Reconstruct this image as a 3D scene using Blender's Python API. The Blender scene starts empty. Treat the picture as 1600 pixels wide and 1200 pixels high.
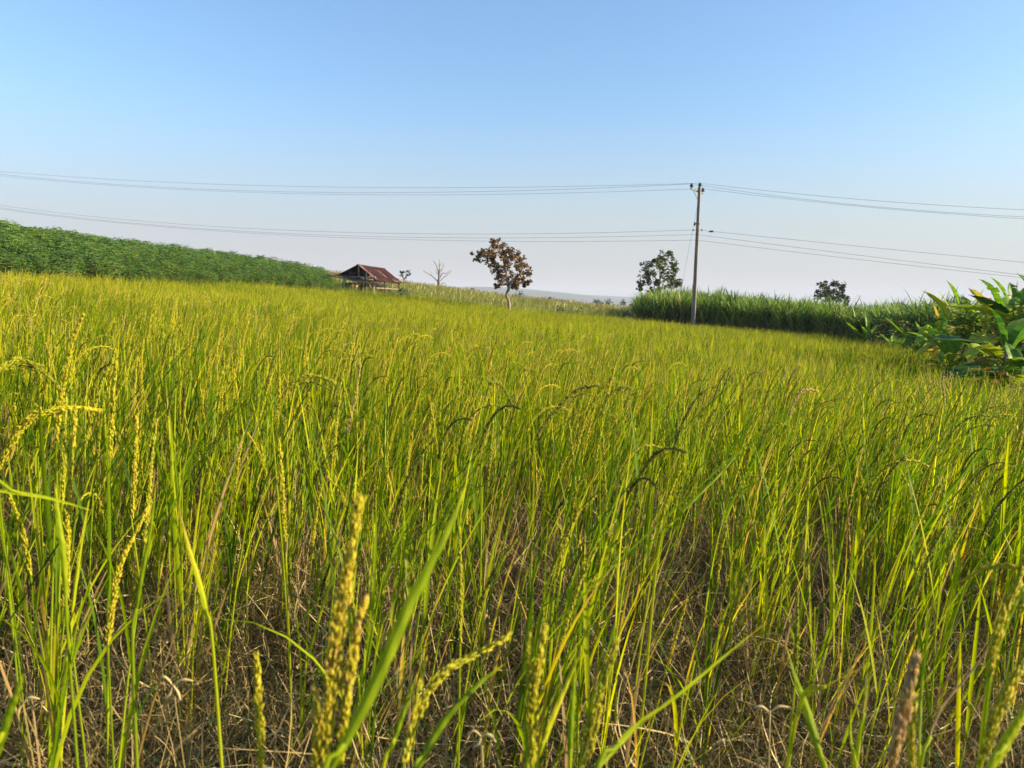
import bpy, math, random
import numpy as np
from mathutils import Vector, Matrix, noise as mnoise

SC = bpy.context.scene
COL = SC.collection
rnd = random.Random(7)
nrng = np.random.default_rng(11)

# ------------------------------------------------------------------ camera
EYE = 1.25
FPX = 1155.0            # focal length in photo pixels (1600 wide)
PITCH = math.atan(126.0 / FPX)
ROLL = math.radians(1.0)
F_ = Vector((0, math.cos(PITCH), -math.sin(PITCH)))
R0 = Vector((1, 0, 0)); U0 = Vector((0, math.sin(PITCH), math.cos(PITCH)))
R_ = R0 * math.cos(ROLL) + U0 * math.sin(ROLL)
U_ = -R0 * math.sin(ROLL) + U0 * math.cos(ROLL)
cam_data = bpy.data.cameras.new('camera')
cam = bpy.data.objects.new('camera', cam_data); COL.objects.link(cam)
M = Matrix.Identity(4)
for i in range(3):
    M[i][0] = R_[i]; M[i][1] = U_[i]; M[i][2] = -F_[i]
M[2][3] = EYE
cam.matrix_world = M
cam_data.sensor_width = 36.0
cam_data.lens = 36.0 * FPX / 1600.0
cam_data.clip_start = 0.02; cam_data.clip_end = 20000
cam_data.dof.use_dof = True
cam_data.dof.focus_distance = 4.0
cam_data.dof.aperture_fstop = 8.0
SC.camera = cam

# ------------------------------------------------------------------ world, sun, exposure
SUN_AZ = math.radians(97)      # clockwise from +Y
SUN_EL = math.radians(20)
w = bpy.data.worlds.new('World'); SC.world = w; w.use_nodes = True
nt = w.node_tree; nt.nodes.clear()
sky = nt.nodes.new('ShaderNodeTexSky'); sky.sky_type = 'NISHITA'
sky.sun_disc = False; sky.sun_elevation = SUN_EL; sky.sun_rotation = SUN_AZ
sky.altitude = 0; sky.air_density = 1.3; sky.dust_density = 1.5; sky.ozone_density = 5.5
bgn = nt.nodes.new('ShaderNodeBackground'); bgn.inputs[1].default_value = 0.100
outw = nt.nodes.new('ShaderNodeOutputWorld')
# low band of dry season dust: the sky greys towards the horizon
tcw = nt.nodes.new('ShaderNodeTexCoord'); sxyz = nt.nodes.new('ShaderNodeSeparateXYZ'); nt.links.new(tcw.outputs['Generated'], sxyz.inputs[0])
mrw = nt.nodes.new('ShaderNodeMapRange'); mrw.interpolation_type = 'SMOOTHSTEP'
mrw.inputs[1].default_value = 0.0; mrw.inputs[2].default_value = 0.27; mrw.inputs[3].default_value = 0.92; mrw.inputs[4].default_value = 0.0
nt.links.new(sxyz.outputs[2], mrw.inputs[0])
mrx = nt.nodes.new('ShaderNodeMapRange'); mrx.inputs[1].default_value = -0.6; mrx.inputs[2].default_value = 0.6
nt.links.new(sxyz.outputs[0], mrx.inputs[0])
hzc = nt.nodes.new('ShaderNodeMixRGB'); hzc.inputs[1].default_value = (2.02, 1.96, 2.14, 1); hzc.inputs[2].default_value = (2.40, 2.48, 2.46, 1)
nt.links.new(mrx.outputs[0], hzc.inputs[0])
mxw = nt.nodes.new('ShaderNodeMixRGB'); nt.links.new(mrw.outputs[0], mxw.inputs[0]); nt.links.new(sky.outputs[0], mxw.inputs[1]); nt.links.new(hzc.outputs[0], mxw.inputs[2])
nt.links.new(mxw.outputs[0], bgn.inputs[0]); nt.links.new(bgn.outputs[0], outw.inputs[0])
sd = bpy.data.lights.new('sun', 'SUN'); sd.energy = 5.0; sd.angle = math.radians(0.6); sd.color = (1.0, 0.80, 0.53)
sun = bpy.data.objects.new('sun', sd); COL.objects.link(sun)
sv = Vector((math.sin(SUN_AZ) * math.cos(SUN_EL), math.cos(SUN_AZ) * math.cos(SUN_EL), math.sin(SUN_EL)))
sun.rotation_euler = (-sv).to_track_quat('-Z', 'Y').to_euler(); sun.location = (30, -5, 20)
SC.view_settings.view_transform = 'Standard'; SC.view_settings.look = 'None'
SC.view_settings.exposure = 1.42; SC.view_settings.gamma = 1.0
SC.render.engine = 'CYCLES'
cy = SC.cycles
cy.max_bounces = 6; cy.diffuse_bounces = 2; cy.glossy_bounces = 2; cy.transmission_bounces = 3
cy.transparent_max_bounces = 4; cy.volume_bounces = 0
cy.use_denoising = True; cy.caustics_reflective = False; cy.caustics_refractive = False
cy.sample_clamp_indirect = 4.0
SC.render.use_persistent_data = False

# ------------------------------------------------------------------ helpers
def hor(px): return 474.0 + (px - 800) * math.tan(ROLL)
def at(px, py, Y):
    d = F_ + R_ * ((px - 800) / FPX) - U_ * ((py - 600) / FPX)
    return Vector((0, 0, EYE)) + d * (Y / d.y)

def tag(o, label=None, cat=None, group=None, kind=None):
    if label: o['label'] = label
    if cat: o['category'] = cat
    if group: o['group'] = group
    if kind: o['kind'] = kind
    return o

class MB:
    """collects geometry for ONE mesh; every vertex carries a tint value"""
    def __init__(s): s.v = []; s.f = []; s.t = []; s.m = []
    def add(s, vs, fs, tint=0.5, mi=0):
        n = len(s.v); s.v.extend(vs)
        if hasattr(tint, '__len__'): s.t.extend(tint)
        else: s.t.extend([tint] * len(vs))
        for f in fs: s.f.append(tuple(n + i for i in f)); s.m.append(mi)
    def mesh(s, name, mats, smooth=True):
        me = bpy.data.meshes.new(name)
        me.from_pydata([tuple(p) for p in s.v], [], s.f)
        a = me.attributes.new('tint', 'FLOAT', 'POINT')
        a.data.foreach_set('value', s.t)
        for m in (mats if isinstance(mats, (list, tuple)) else [mats]): me.materials.append(m)
        me.polygons.foreach_set('material_index', s.m)
        if smooth: me.polygons.foreach_set('use_smooth', [True] * len(s.f))
        me.update(); return me
    def build(s, name, mats, parent=None, smooth=True, link=True):
        o = bpy.data.objects.new(name, s.mesh(name, mats, smooth))
        if link: COL.objects.link(o)
        if parent:
            o.parent = parent; o.matrix_parent_inverse = Matrix.Translation(parent.location).inverted()
        return o

def empty(name, loc):
    o = bpy.data.objects.new(name, None); COL.objects.link(o); o.location = loc
    o.empty_display_size = 0.2
    return o

def frame_of(d):
    d = d.normalized()
    a = Vector((0, 0, 1)) if abs(d.z) < 0.9 else Vector((0, 1, 0))
    u = d.cross(a).normalized(); return d, u, u.cross(d).normalized()

def tube(mb, pts, rads, n=6, tint=0.5, mi=0, cap=True):
    vs = []; fs = []; K = len(pts)
    if not hasattr(rads, '__len__'): rads = [rads] * K
    pu = None
    for i, p in enumerate(pts):
        d = (pts[min(i + 1, K - 1)] - pts[max(i - 1, 0)])
        if d.length < 1e-9: d = Vector((0, 0, 1))
        d.normalize()
        if pu is None: _, u, v = frame_of(d)
        else:
            u = (pu - d * pu.dot(d))
            u = u.normalized() if u.length > 1e-6 else frame_of(d)[1]
            v = d.cross(u)
        pu = u
        for k in range(n):
            a = 2 * math.pi * k / n
            vs.append(p + (u * math.cos(a) + v * math.sin(a)) * rads[i])
    for i in range(K - 1):
        for k in range(n):
            k2 = (k + 1) % n
            fs.append((i * n + k, i * n + k2, (i + 1) * n + k2, (i + 1) * n + k))
    if cap:
        fs.append(tuple(range(n - 1, -1, -1))); fs.append(tuple((K - 1) * n + k for k in range(n)))
    t = tint
    if hasattr(tint, '__len__'): t = [tint[i] for i in range(K) for _ in range(n)]
    mb.add(vs, fs, t, mi)

def box(mb, c, ax, ay, az, tint=0.5, mi=0):
    vs = []
    for sx in (-1, 1):
        for sy in (-1, 1):
            for sz in (-1, 1): vs.append(c + ax * sx + ay * sy + az * sz)
    mb.add(vs, [(0, 1, 3, 2), (4, 6, 7, 5), (0, 4, 5, 1), (2, 3, 7, 6), (0, 2, 6, 4), (1, 5, 7, 3)], tint, mi)

def beam(mb, a, b, w, h, tint=0.5, mi=0):
    d, u, v = frame_of(b - a)
    box(mb, (a + b) / 2, d * ((b - a).length / 2), u * (w / 2), v * (h / 2), tint, mi)

def ribbon(mb, pts, widths, side, tint=0.5, fold=0.25, mi=0, flat=False):
    """a leaf blade: three vertices a row, folded along its midrib"""
    vs = []; fs = []; K = len(pts)
    for i, p in enumerate(pts):
        d = (pts[min(i + 1, K - 1)] - pts[max(i - 1, 0)]).normalized()
        s = side - d * side.dot(d)
        s = s.normalized() if s.length > 1e-6 else Vector((1, 0, 0))
        nn = d.cross(s); w2 = widths[i] / 2
        if flat: vs += [p - s * w2, p + s * w2]
        else: vs += [p - s * w2 + nn * w2 * fold, p, p + s * w2 + nn * w2 * fold]
    m = 2 if flat else 3
    for i in range(K - 1):
        for k in range(m - 1):
            a = i * m + k; fs.append((a, a + 1, a + 1 + m, a + m))
    t = tint
    if hasattr(tint, '__len__'): t = [tint[i] for i in range(K) for _ in range(m)]
    mb.add(vs, fs, t, mi)

def bez(pts, n):
    """Catmull-Rom through points"""
    P = [pts[0] * 2 - pts[1]] + list(pts) + [pts[-1] * 2 - pts[-2]]
    out = []
    seg = len(pts) - 1
    for i in range(n + 1):
        t = i / n * seg; k = min(int(t), seg - 1); t -= k
        a, b, c, d = P[k], P[k + 1], P[k + 2], P[k + 3]
        out.append(0.5 * ((2 * b) + (c - a) * t + (2 * a - 5 * b + 4 * c - d) * t * t + (3 * b - a - 3 * c + d) * t ** 3))
    return out

# ------------------------------------------------------------------ materials
def newmat(name):
    m = bpy.data.materials.new(name); m.use_nodes = True
    nt = m.node_tree; nt.nodes.clear()
    return m, nt, nt.nodes.new('ShaderNodeOutputMaterial')

def ramp(nt, stops):
    r = nt.nodes.new('ShaderNodeValToRGB'); e = r.color_ramp.elements
    while len(e) < len(stops): e.new(0.5)
    for i, (p, c) in enumerate(stops): e[i].position = p; e[i].color = (*c, 1)
    return r

def plantmat(name, stops, trans=0.35, rough=0.55, nscale=0, namt=0.0, instvar=0.12, spec=0.35, vsat=1.0):
    """leaf stuff: tint attribute -> colour ramp, diffuse+translucent"""
    m, nt, out = newmat(name); N = nt.nodes; L = nt.links
    at_ = N.new('ShaderNodeAttribute'); at_.attribute_name = 'tint'
    oi = N.new('ShaderNodeObjectInfo')
    ma = N.new('ShaderNodeMath'); ma.operation = 'MULTIPLY_ADD'
    L.new(oi.outputs['Random'], ma.inputs[0]); ma.inputs[1].default_value = instvar * 2; ma.inputs[2].default_value = -instvar
    ad = N.new('ShaderNodeMath'); ad.operation = 'ADD'
    L.new(at_.outputs['Fac'], ad.inputs[0]); L.new(ma.outputs[0], ad.inputs[1])
    last = ad
    if nscale:
        tc = N.new('ShaderNodeNewGeometry')
        no = N.new('ShaderNodeTexNoise'); no.inputs['Scale'].default_value = nscale; no.inputs['Detail'].default_value = 3
        L.new(tc.outputs['Position'], no.inputs['Vector'])
        mb_ = N.new('ShaderNodeMath'); mb_.operation = 'MULTIPLY_ADD'
        L.new(no.outputs['Fac'], mb_.inputs[0]); mb_.inputs[1].default_value = namt * 2; mb_.inputs[2].default_value = -namt
        a2 = N.new('ShaderNodeMath'); a2.operation = 'ADD'
        L.new(last.outputs[0], a2.inputs[0]); L.new(mb_.outputs[0], a2.inputs[1]); last = a2
    r = ramp(nt, stops); L.new(last.outputs[0], r.inputs[0])
    p = N.new('ShaderNodeBsdfPrincipled'); p.inputs['Roughness'].default_value = rough
    p.inputs['Specular IOR Level'].default_value = spec
    L.new(r.outputs[0], p.inputs['Base Color'])
    if trans > 0:
        tr = N.new('ShaderNodeBsdfTranslucent')
        hs = N.new('ShaderNodeHueSaturation'); hs.inputs['Value'].default_value = 1.25; hs.inputs['Saturation'].default_value = 1.08
        L.new(r.outputs[0], hs.inputs['Color']); L.new(hs.outputs[0], tr.inputs[0])
        mx = N.new('ShaderNodeMixShader'); mx.inputs[0].default_value = trans
        L.new(p.outputs[0], mx.inputs[1]); L.new(tr.outputs[0], mx.inputs[2]); L.new(mx.outputs[0], out.inputs[0])
    else: L.new(p.outputs[0], out.inputs[0])
    return m

def surfmat(name, c1, c2, scale=3.0, rough=0.8, bump=0.2, detail=6, stretch=(1, 1, 1), c3=None, metallic=0.0):
    m, nt, out = newmat(name); N = nt.nodes; L = nt.links
    g = N.new('ShaderNodeNewGeometry'); mp = N.new('ShaderNodeMapping'); mp.inputs['Scale'].default_value = stretch
    L.new(g.outputs['Position'], mp.inputs[0])
    no = N.new('ShaderNodeTexNoise'); no.inputs['Scale'].default_value = scale; no.inputs['Detail'].default_value = detail
    no.inputs['Roughness'].default_value = 0.65
    L.new(mp.outputs[0], no.inputs['Vector'])
    st = [(0.32, c1), (0.68, c2)] if c3 is None else [(0.3, c1), (0.5, c2), (0.7, c3)]
    r = ramp(nt, st); L.new(no.outputs['Fac'], r.inputs[0])
    p = N.new('ShaderNodeBsdfPrincipled'); p.inputs['Roughness'].default_value = rough; p.inputs['Metallic'].default_value = metallic
    p.inputs['Specular IOR Level'].default_value = 0.3
    L.new(r.outputs[0], p.inputs['Base Color'])
    if bump:
        b = N.new('ShaderNodeBump'); b.inputs['Strength'].default_value = bump; b.inputs['Distance'].default_value = 0.05
        L.new(no.outputs['Fac'], b.inputs['Height']); L.new(b.outputs[0], p.inputs['Normal'])
    L.new(p.outputs[0], out.inputs[0]); return m

GREEN = [(0.0, (0.020, 0.058, 0.005)), (0.26, (0.100, 0.185, 0.006)), (0.50, (0.285, 0.375, 0.009)),
         (0.74, (0.52, 0.50, 0.016)), (0.88, (0.40, 0.25, 0.06)), (1.0, (0.34, 0.24, 0.12))]
M_rice = plantmat('rice_leaf', GREEN, trans=0.5, rough=0.55, nscale=1.1, namt=0.15, spec=.12)
M_rfar = plantmat('rice_leaf_far', GREEN, trans=0.5, rough=0.55, nscale=.22, namt=0.28, instvar=.16, spec=.12)
M_grain = plantmat('rice_grain', [(0.0, (0.08, 0.09, 0.010)), (0.35, (0.34, 0.36, 0.014)), (0.7, (0.62, 0.55, 0.022)), (0.86, (0.62, 0.48, 0.05)), (1.0, (0.55, 0.38, 0.17))],
                   trans=0.3, rough=0.5, nscale=60, namt=0.12)
M_straw = plantmat('dry_straw', [(0.0, (0.055, 0.036, 0.013)), (0.4, (0.165, 0.118, 0.038)), (0.8, (0.36, 0.275, 0.10)), (1.0, (0.52, 0.42, 0.20))],
                   trans=0.15, rough=0.6, nscale=2.0, namt=0.15)
M_weed = plantmat('weed_leaf', [(0.0, (0.02, 0.055, 0.015)), (1.0, (0.09, 0.17, 0.04))], trans=0.3)
M_cass = plantmat('cassava_leaf', [(0.0, (0.035, 0.09, 0.020)), (0.6, (0.12, 0.235, 0.042)), (0.85, (0.19, 0.31, 0.05)), (1.0, (0.35, 0.32, 0.03))],
                  trans=0.3, rough=0.5, nscale=0.35, namt=0.12)
M_cane = plantmat('cane_leaf', [(0.0, (0.035, 0.085, 0.018)), (0.45, (0.13, 0.235, 0.03)), (0.75, (0.28, 0.38, 0.055)), (1.0, (0.36, 0.27, 0.13))],
                  trans=0.35, rough=0.5, nscale=0.5, namt=0.08)
M_hill = plantmat('hill_grass', [(0.0, (0.06, 0.11, 0.02)), (0.35, (0.14, 0.21, 0.03)), (0.65, (0.21, 0.26, 0.04)), (1.0, (0.33, 0.28, 0.09))],
                  trans=0.3, nscale=0.10, namt=0.38)
M_ban = plantmat('banana_leaf', [(0.0, (0.022, 0.075, 0.014)), (0.40, (0.12, 0.25, 0.022)), (0.72, (0.34, 0.44, 0.04)), (0.88, (0.46, 0.37, 0.05)), (1.0, (0.30, 0.16, 0.06))],
                 trans=0.34, rough=0.5, nscale=2.5, namt=0.12, spec=0.2)
M_thick = plantmat('thicket_leaf', [(0.0, (0.04, 0.075, 0.014)), (0.5, (0.15, 0.23, 0.03)), (0.85, (0.33, 0.34, 0.05)), (1.0, (0.42, 0.30, 0.12))], trans=0.45)
M_bark = surfmat('bark', (0.10, 0.07, 0.05), (0.24, 0.18, 0.13), 9, 0.9, 0.5, stretch=(1, 1, .25))
M_palebark = surfmat('pale_bark', (0.12, 0.09, 0.07), (0.30, 0.24, 0.19), 6, 0.9, 0.4, stretch=(1, 1, .25))
M_brownleaf = plantmat('brown_leaf', [(0.0, (0.03, 0.035, 0.018)), (0.4, (0.105, 0.065, 0.026)), (0.8, (0.23, 0.125, 0.045)), (1.0, (0.36, 0.20, 0.09))], trans=0.2)
M_treeleaf = plantmat('tree_leaf', [(0.0, (0.024, 0.045, 0.012)), (0.5, (0.075, 0.11, 0.024)), (0.85, (0.15, 0.17, 0.03)), (1.0, (0.20, 0.12, 0.04))], trans=0.25)
M_darkleaf = plantmat('dark_leaf', [(0.0, (0.015, 0.03, 0.014)), (1.0, (0.07, 0.085, 0.035))], trans=0.2)
M_farleaf = plantmat('far_leaf', [(0.0, (0.03, 0.06, 0.02)), (1.0, (0.12, 0.16, 0.06))], trans=0.2)
M_conc = surfmat('weathered_concrete', (0.12, 0.10, 0.085), (0.27, 0.235, 0.20), 2.5, 0.9, 0.15, stretch=(3, 3, .4))
M_porc = surfmat('dark_porcelain', (0.018, 0.015, 0.015), (0.04, 0.03, 0.028), 8, 0.3, 0)
M_steel = surfmat('galvanised_steel', (0.10, 0.10, 0.10), (0.2, 0.2, 0.2), 8, 0.5, 0, metallic=0.6)
M_wire = surfmat('wire_aluminium', (0.13, 0.13, 0.14), (0.2, 0.2, 0.21), 3, 0.6, 0)
M_rust = surfmat('rusty_tin', (0.020, 0.009, 0.008), (0.045, 0.014, 0.011), 1.6, 0.75, 0.1, c3=(0.085, 0.032, 0.024))
M_rustpale = surfmat('pale_rusty_tin', (0.07, 0.022, 0.016), (0.12, 0.055, 0.04), 2.2, 0.75, 0.1, c3=(0.24, 0.17, 0.12))
M_wood = surfmat('grey_wood', (0.20, 0.15, 0.11), (0.40, 0.33, 0.25), 6, 0.9, 0.2, stretch=(1, 1, .2))
M_palewood = surfmat('pale_wood', (0.42, 0.35, 0.25), (0.62, 0.54, 0.42), 6, 0.9, 0.2, stretch=(1, 1, .2))
M_darkwood = surfmat('dark_wood', (0.03, 0.028, 0.025), (0.09, 0.08, 0.07), 5, 0.9, 0.2)

# ------------------------------------------------------------------ terrain
RICE_H = 1.0
_ctl = []
def ctl(px, py, Y, H):
    p = at(px, py, Y); _ctl.append((p.x, p.y, p.z - H))
for X, Y, Z in ((0, 0, 0), (-3, 0, .15), (3, 0, -.15), (0, -6, 0), (-10, -4, .3), (10, -4, -.7), (0, 2.2, 0.0), (-30, 0, .7), (30, 0, -1.3), (25, 12, -1.5), (40, 30, -1.7), (60, 60, -2.2)):
    _ctl.append((X, Y, Z))
for a in ((60, 600, 1.6, RICE_H), (0, 437, 12, RICE_H), (0, 424, 33, RICE_H), (250, 435, 43, RICE_H), (535, 452, 60, RICE_H), (680, 463, 61, RICE_H),
          (800, 480, 60, RICE_H), (980, 495, 60, RICE_H), (1083, 506, 58, RICE_H), (1200, 514, 54, RICE_H), (1350, 527, 45, RICE_H), (1450, 545, 32, RICE_H), (1530, 562, 20, RICE_H),
          (1610, 604, 13.5, RICE_H), (1250, 612, 4.3, RICE_H), (800, 535, 12, RICE_H), (1300, 560, 14, RICE_H), (400, 485, 12, RICE_H),
          (0, 350, 52, 2.0), (250, 382, 62, 2.0), (400, 400, 70, 1.9), (500, 417, 75, 1.9), (-250, 320, 42, 2.0),
          (500, 420, 120, 1.2), (640, 442, 120, 1.2), (700, 451, 120, 1.2), (800, 467, 120, 1.2), (900, 477, 120, 1.2), (980, 484, 120, 1.2), (1200, 492, 120, 1.2), (1500, 505, 120, 1.2),
          (300, 420, 110, 1.2), (0, 400, 90, 1.2)):
    ctl(*a)
for X, Y, Z in ((-80, 180, 2.5), (0, 180, -.8), (80, 180, -3.0), (-150, 60, 5), (120, 100, -3), (150, 0, -2), (-120, 0, 2), (0, -60, 0), (-100, 300, -1), (0, 300, -3.2), (150, 300, -5), (0, 500, -5), (-300, 400, -2), (300, 400, -6)):
    _ctl.append((X, Y, Z))
_C = np.array(_ctl, float)
def _phi(r2): return np.sqrt(r2 + 9.0)
_d2 = ((_C[:, None, :2] - _C[None, :, :2]) ** 2).sum(-1)
_n = len(_C)
_A = np.zeros((_n + 3, _n + 3)); _A[:_n, :_n] = _phi(_d2) - 0.6 * np.eye(_n)
_A[:_n, _n] = 1; _A[:_n, _n + 1:] = _C[:, :2]; _A[_n:, :_n] = _A[:_n, _n:].T
_W = np.linalg.solve(_A, np.concatenate([_C[:, 2], [0, 0, 0]]))
_z0 = None
def gz(x, y):
    x = np.asarray(x, float); y = np.asarray(y, float)
    sh = x.shape; x = x.ravel(); y = y.ravel()
    z = np.empty(len(x))
    for i in range(0, len(x), 20000):
        xs, ys = x[i:i + 20000], y[i:i + 20000]
        k = _phi((xs[:, None] - _C[None, :, 0]) ** 2 + (ys[:, None] - _C[None, :, 1]) ** 2)
        z[i:i + 20000] = k @ _W[:_n] + _W[_n] + _W[_n + 1] * xs + _W[_n + 2] * ys
    r = np.hypot(x, y); t = np.clip((r - 350) / 350, 0, 1); t = t * t * (3 - 2 * t)
    z = z * (1 - t) + (-7.0) * t
    return z.reshape(sh)
def g1(x, y): return float(gz([x], [y])[0])

def axis(stops):
    out = []
    for a, b, s in stops: out += list(np.arange(a, b, s))
    out.append(stops[-1][1]); return np.array(out)
ax_ = axis([(-9000, -1500, 750), (-1500, -300, 120), (-300, -60, 12), (-60, -8, 2), (-8, 8, 0.5), (8, 60, 2), (60, 300, 12), (300, 1500, 120), (1500, 9000, 750)])
ay_ = axis([(-600, -60, 60), (-60, -4, 4), (-4, 12, 0.5), (12, 130, 2), (130, 400, 10), (400, 1500, 100), (1500, 9000, 500)])
gx, gy = np.meshgrid(ax_, ay_)
gzv = gz(gx, gy)
gv = np.stack([gx.ravel(), gy.ravel(), gzv.ravel()], 1)
nx = len(ax_)
gf = [(j * nx + i, j * nx + i + 1, (j + 1) * nx + i + 1, (j + 1) * nx + i) for j in range(len(ay_) - 1) for i in range(nx - 1)]
me = bpy.data.meshes.new('ground'); me.from_pydata(gv.tolist(), [], gf)
me.polygons.foreach_set('use_smooth', [True] * len(gf))
def ground_mat():
    m, nt, out = newmat('field_soil'); N = nt.nodes; L = nt.links
    g = N.new('ShaderNodeNewGeometry')
    n1 = N.new('ShaderNodeTexNoise'); n1.inputs['Scale'].default_value = 14; n1.inputs['Detail'].default_value = 8; n1.inputs['Roughness'].default_value = .75
    n2 = N.new('ShaderNodeTexNoise'); n2.inputs['Scale'].default_value = 0.012; n2.inputs['Detail'].default_value = 7
    L.new(g.outputs['Position'], n1.inputs['Vector']); L.new(g.outputs['Position'], n2.inputs['Vector'])
    r1 = ramp(nt, [(0.3, (0.035, 0.024, 0.012)), (0.55, (0.10, 0.07, 0.035)), (0.75, (0.20, 0.15, 0.08))])
    r2 = ramp(nt, [(0.35, (0.05, 0.09, 0.025)), (0.5, (0.14, 0.17, 0.05)), (0.65, (0.26, 0.23, 0.10))])
    L.new(n1.outputs['Fac'], r1.inputs[0]); L.new(n2.outputs['Fac'], r2.inputs[0])
    ln = N.new('ShaderNodeVectorMath'); ln.operation = 'LENGTH'; L.new(g.outputs['Position'], ln.inputs[0])
    mr = N.new('ShaderNodeMapRange'); mr.inputs[1].default_value = 55; mr.inputs[2].default_value = 120
    L.new(ln.outputs['Value'], mr.inputs[0])
    mx = N.new('ShaderNodeMixRGB'); L.new(mr.outputs[0], mx.inputs[0]); L.new(r1.outputs[0], mx.inputs[1]); L.new(r2.outputs[0], mx.inputs[2])
    p = N.new('ShaderNodeBsdfPrincipled'); p.inputs['Roughness'].default_value = 1.0; p.inputs['Specular IOR Level'].default_value = 0.05
    L.new(mx.outputs[0], p.inputs['Base Color'])
    b = N.new('ShaderNodeBump'); b.inputs['Strength'].default_value = 0.8; b.inputs['Distance'].default_value = 0.04
    L.new(n1.outputs['Fac'], b.inputs['Height']); L.new(b.outputs[0], p.inputs['Normal'])
    L.new(p.outputs[0], out.inputs[0]); return m
me.materials.append(ground_mat())
ground = bpy.data.objects.new('ground', me); COL.objects.link(ground); tag(ground, kind='structure')

# far blue hills
def hills(name, prof, Y0, depth, rough, seed):
    xs = np.linspace(-5200, 5200, 261); ysn = np.linspace(-1, 1, 17)
    px = 800 + FPX * xs / Y0
    pp = np.array([a for a, _ in prof]); hh = np.array([b for _, b in prof])
    yy = np.interp(px, pp, hh)
    top = (474 + (px - 800) * math.tan(ROLL) - yy) * Y0 / FPX + EYE + 7
    vs = []
    for j, s in enumerate(ysn):
        for i, x in enumerate(xs):
            nz = mnoise.fractal(Vector((x * .0016, s * 1.7 + seed, seed)), 1.0, 2.0, 4) * rough
            h = max(0, top[i] + nz * .35) * math.exp(-(s * 1.7) ** 2) * (1 + .25 * nz / rough * abs(s)) - 8 - 25 * abs(s)
            vs.append((x, Y0 + s * depth + nz * 3, h))
    n = len(xs)
    fs = [(j * n + i, j * n + i + 1, (j + 1) * n + i + 1, (j + 1) * n + i) for j in range(16) for i in range(n - 1)]
    me = bpy.data.meshes.new(name); me.from_pydata(vs, [], fs); me.polygons.foreach_set('use_smooth', [True] * len(fs))
    me.materials.append(surfmat('forested_hill', (0.03, 0.055, 0.03), (0.06, 0.09, 0.045), 0.02, 1, 0))
    o = bpy.data.objects.new(name, me); COL.objects.link(o); tag(o, kind='structure')
hills('hills', [(-3000, 452), (300, 450), (640, 450), (740, 447.5), (790, 449), (850, 454), (915, 461.5), (960, 469), (1200, 480), (4000, 530)], 4300, 500, 16, 1.3)
hills('hills', [(-3000, 462), (700, 461), (860, 461), (925, 461), (985, 463.5), (1100, 468), (1300, 475), (1600, 482), (4000, 520)], 5400, 500, 12, 5.1)

# ------------------------------------------------------------------ scatter by geometry nodes (stuff only)
def proto_coll(name, meshes):
    c = bpy.data.collections.new(name)
    for i, me in enumerate(meshes):
        o = bpy.data.objects.new('%s_%02d' % (name, i), me); c.objects.link(o)
    return c

def scatter(name, coll, P, rots, scl, idx, label=None, parent=None, cat=None):
    me = bpy.data.meshes.new(name); n = len(P)
    me.vertices.add(n); me.vertices.foreach_set('co', np.asarray(P, np.float32).ravel())
    a = me.attributes.new('rot', 'FLOAT_VECTOR', 'POINT'); a.data.foreach_set('vector', np.asarray(rots, np.float32).ravel())
    a = me.attributes.new('scl', 'FLOAT_VECTOR', 'POINT')
    s = np.asarray(scl, np.float32)
    if s.ndim == 1: s = np.stack([s, s, s], 1)
    a.data.foreach_set('vector', s.ravel())
    a = me.attributes.new('idx', 'INT', 'POINT'); a.data.foreach_set('value', np.asarray(idx, np.int32))
    o = bpy.data.objects.new(name, me); COL.objects.link(o)
    ng = bpy.data.node_groups.new(name + '_scatter', 'GeometryNodeTree')
    ng.interface.new_socket('Geometry', in_out='INPUT', socket_type='NodeSocketGeometry')
    ng.interface.new_socket('Geometry', in_out='OUTPUT', socket_type='NodeSocketGeometry')
    N = ng.nodes; L = ng.links
    gi = N.new('NodeGroupInput'); go = N.new('NodeGroupOutput')
    ip = N.new('GeometryNodeInstanceOnPoints'); ci = N.new('GeometryNodeCollectionInfo')
    ci.inputs['Collection'].default_value = coll; ci.inputs['Separate Children'].default_value = True; ci.inputs['Reset Children'].default_value = True
    L.new(gi.outputs[0], ip.inputs['Points']); L.new(ci.outputs[0], ip.inputs['Instance']); ip.inputs['Pick Instance'].default_value = True
    def attr(nm, dt):
        q = N.new('GeometryNodeInputNamedAttribute'); q.data_type = dt; q.inputs['Name'].default_value = nm
        return q.outputs['Attribute']
    L.new(attr('idx', 'INT'), ip.inputs['Instance Index'])
    er = N.new('FunctionNodeEulerToRotation'); L.new(attr('rot', 'FLOAT_VECTOR'), er.inputs[0]); L.new(er.outputs[0], ip.inputs['Rotation'])
    L.new(attr('scl', 'FLOAT_VECTOR'), ip.inputs['Scale'])
    L.new(ip.outputs[0], go.inputs[0])
    md = o.modifiers.new('scatter', 'NODES'); md.node_group = ng
    tag(o, label, cat, None, 'stuff')
    return o

def jgrid(x0, x1, y0, y1, s, jit=0.9):
    xs = np.arange(x0, x1, s); ys = np.arange(y0, y1, s)
    X, Y = np.meshgrid(xs, ys); X = X.ravel(); Y = Y.ravel()
    return X + (nrng.random(len(X)) - .5) * s * jit, Y + (nrng.random(len(X)) - .5) * s * jit

def pxof(X, Y): return 800 + FPX * X / np.maximum(Y, 1e-3)
RB_px = np.array([-3000, -600, -200, 0, 250, 535, 640, 800, 980, 1083, 1200, 1350, 1430, 1500, 1600, 1700, 2000, 3000])
RB_Y = np.array([6, 24, 29, 33, 43, 60, 63, 60, 60.5, 57.5, 52.5, 43.5, 34, 24, 13.5, 9.5, 6, 4])
def rice_edge(px): return np.interp(px, RB_px, RB_Y)

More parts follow.
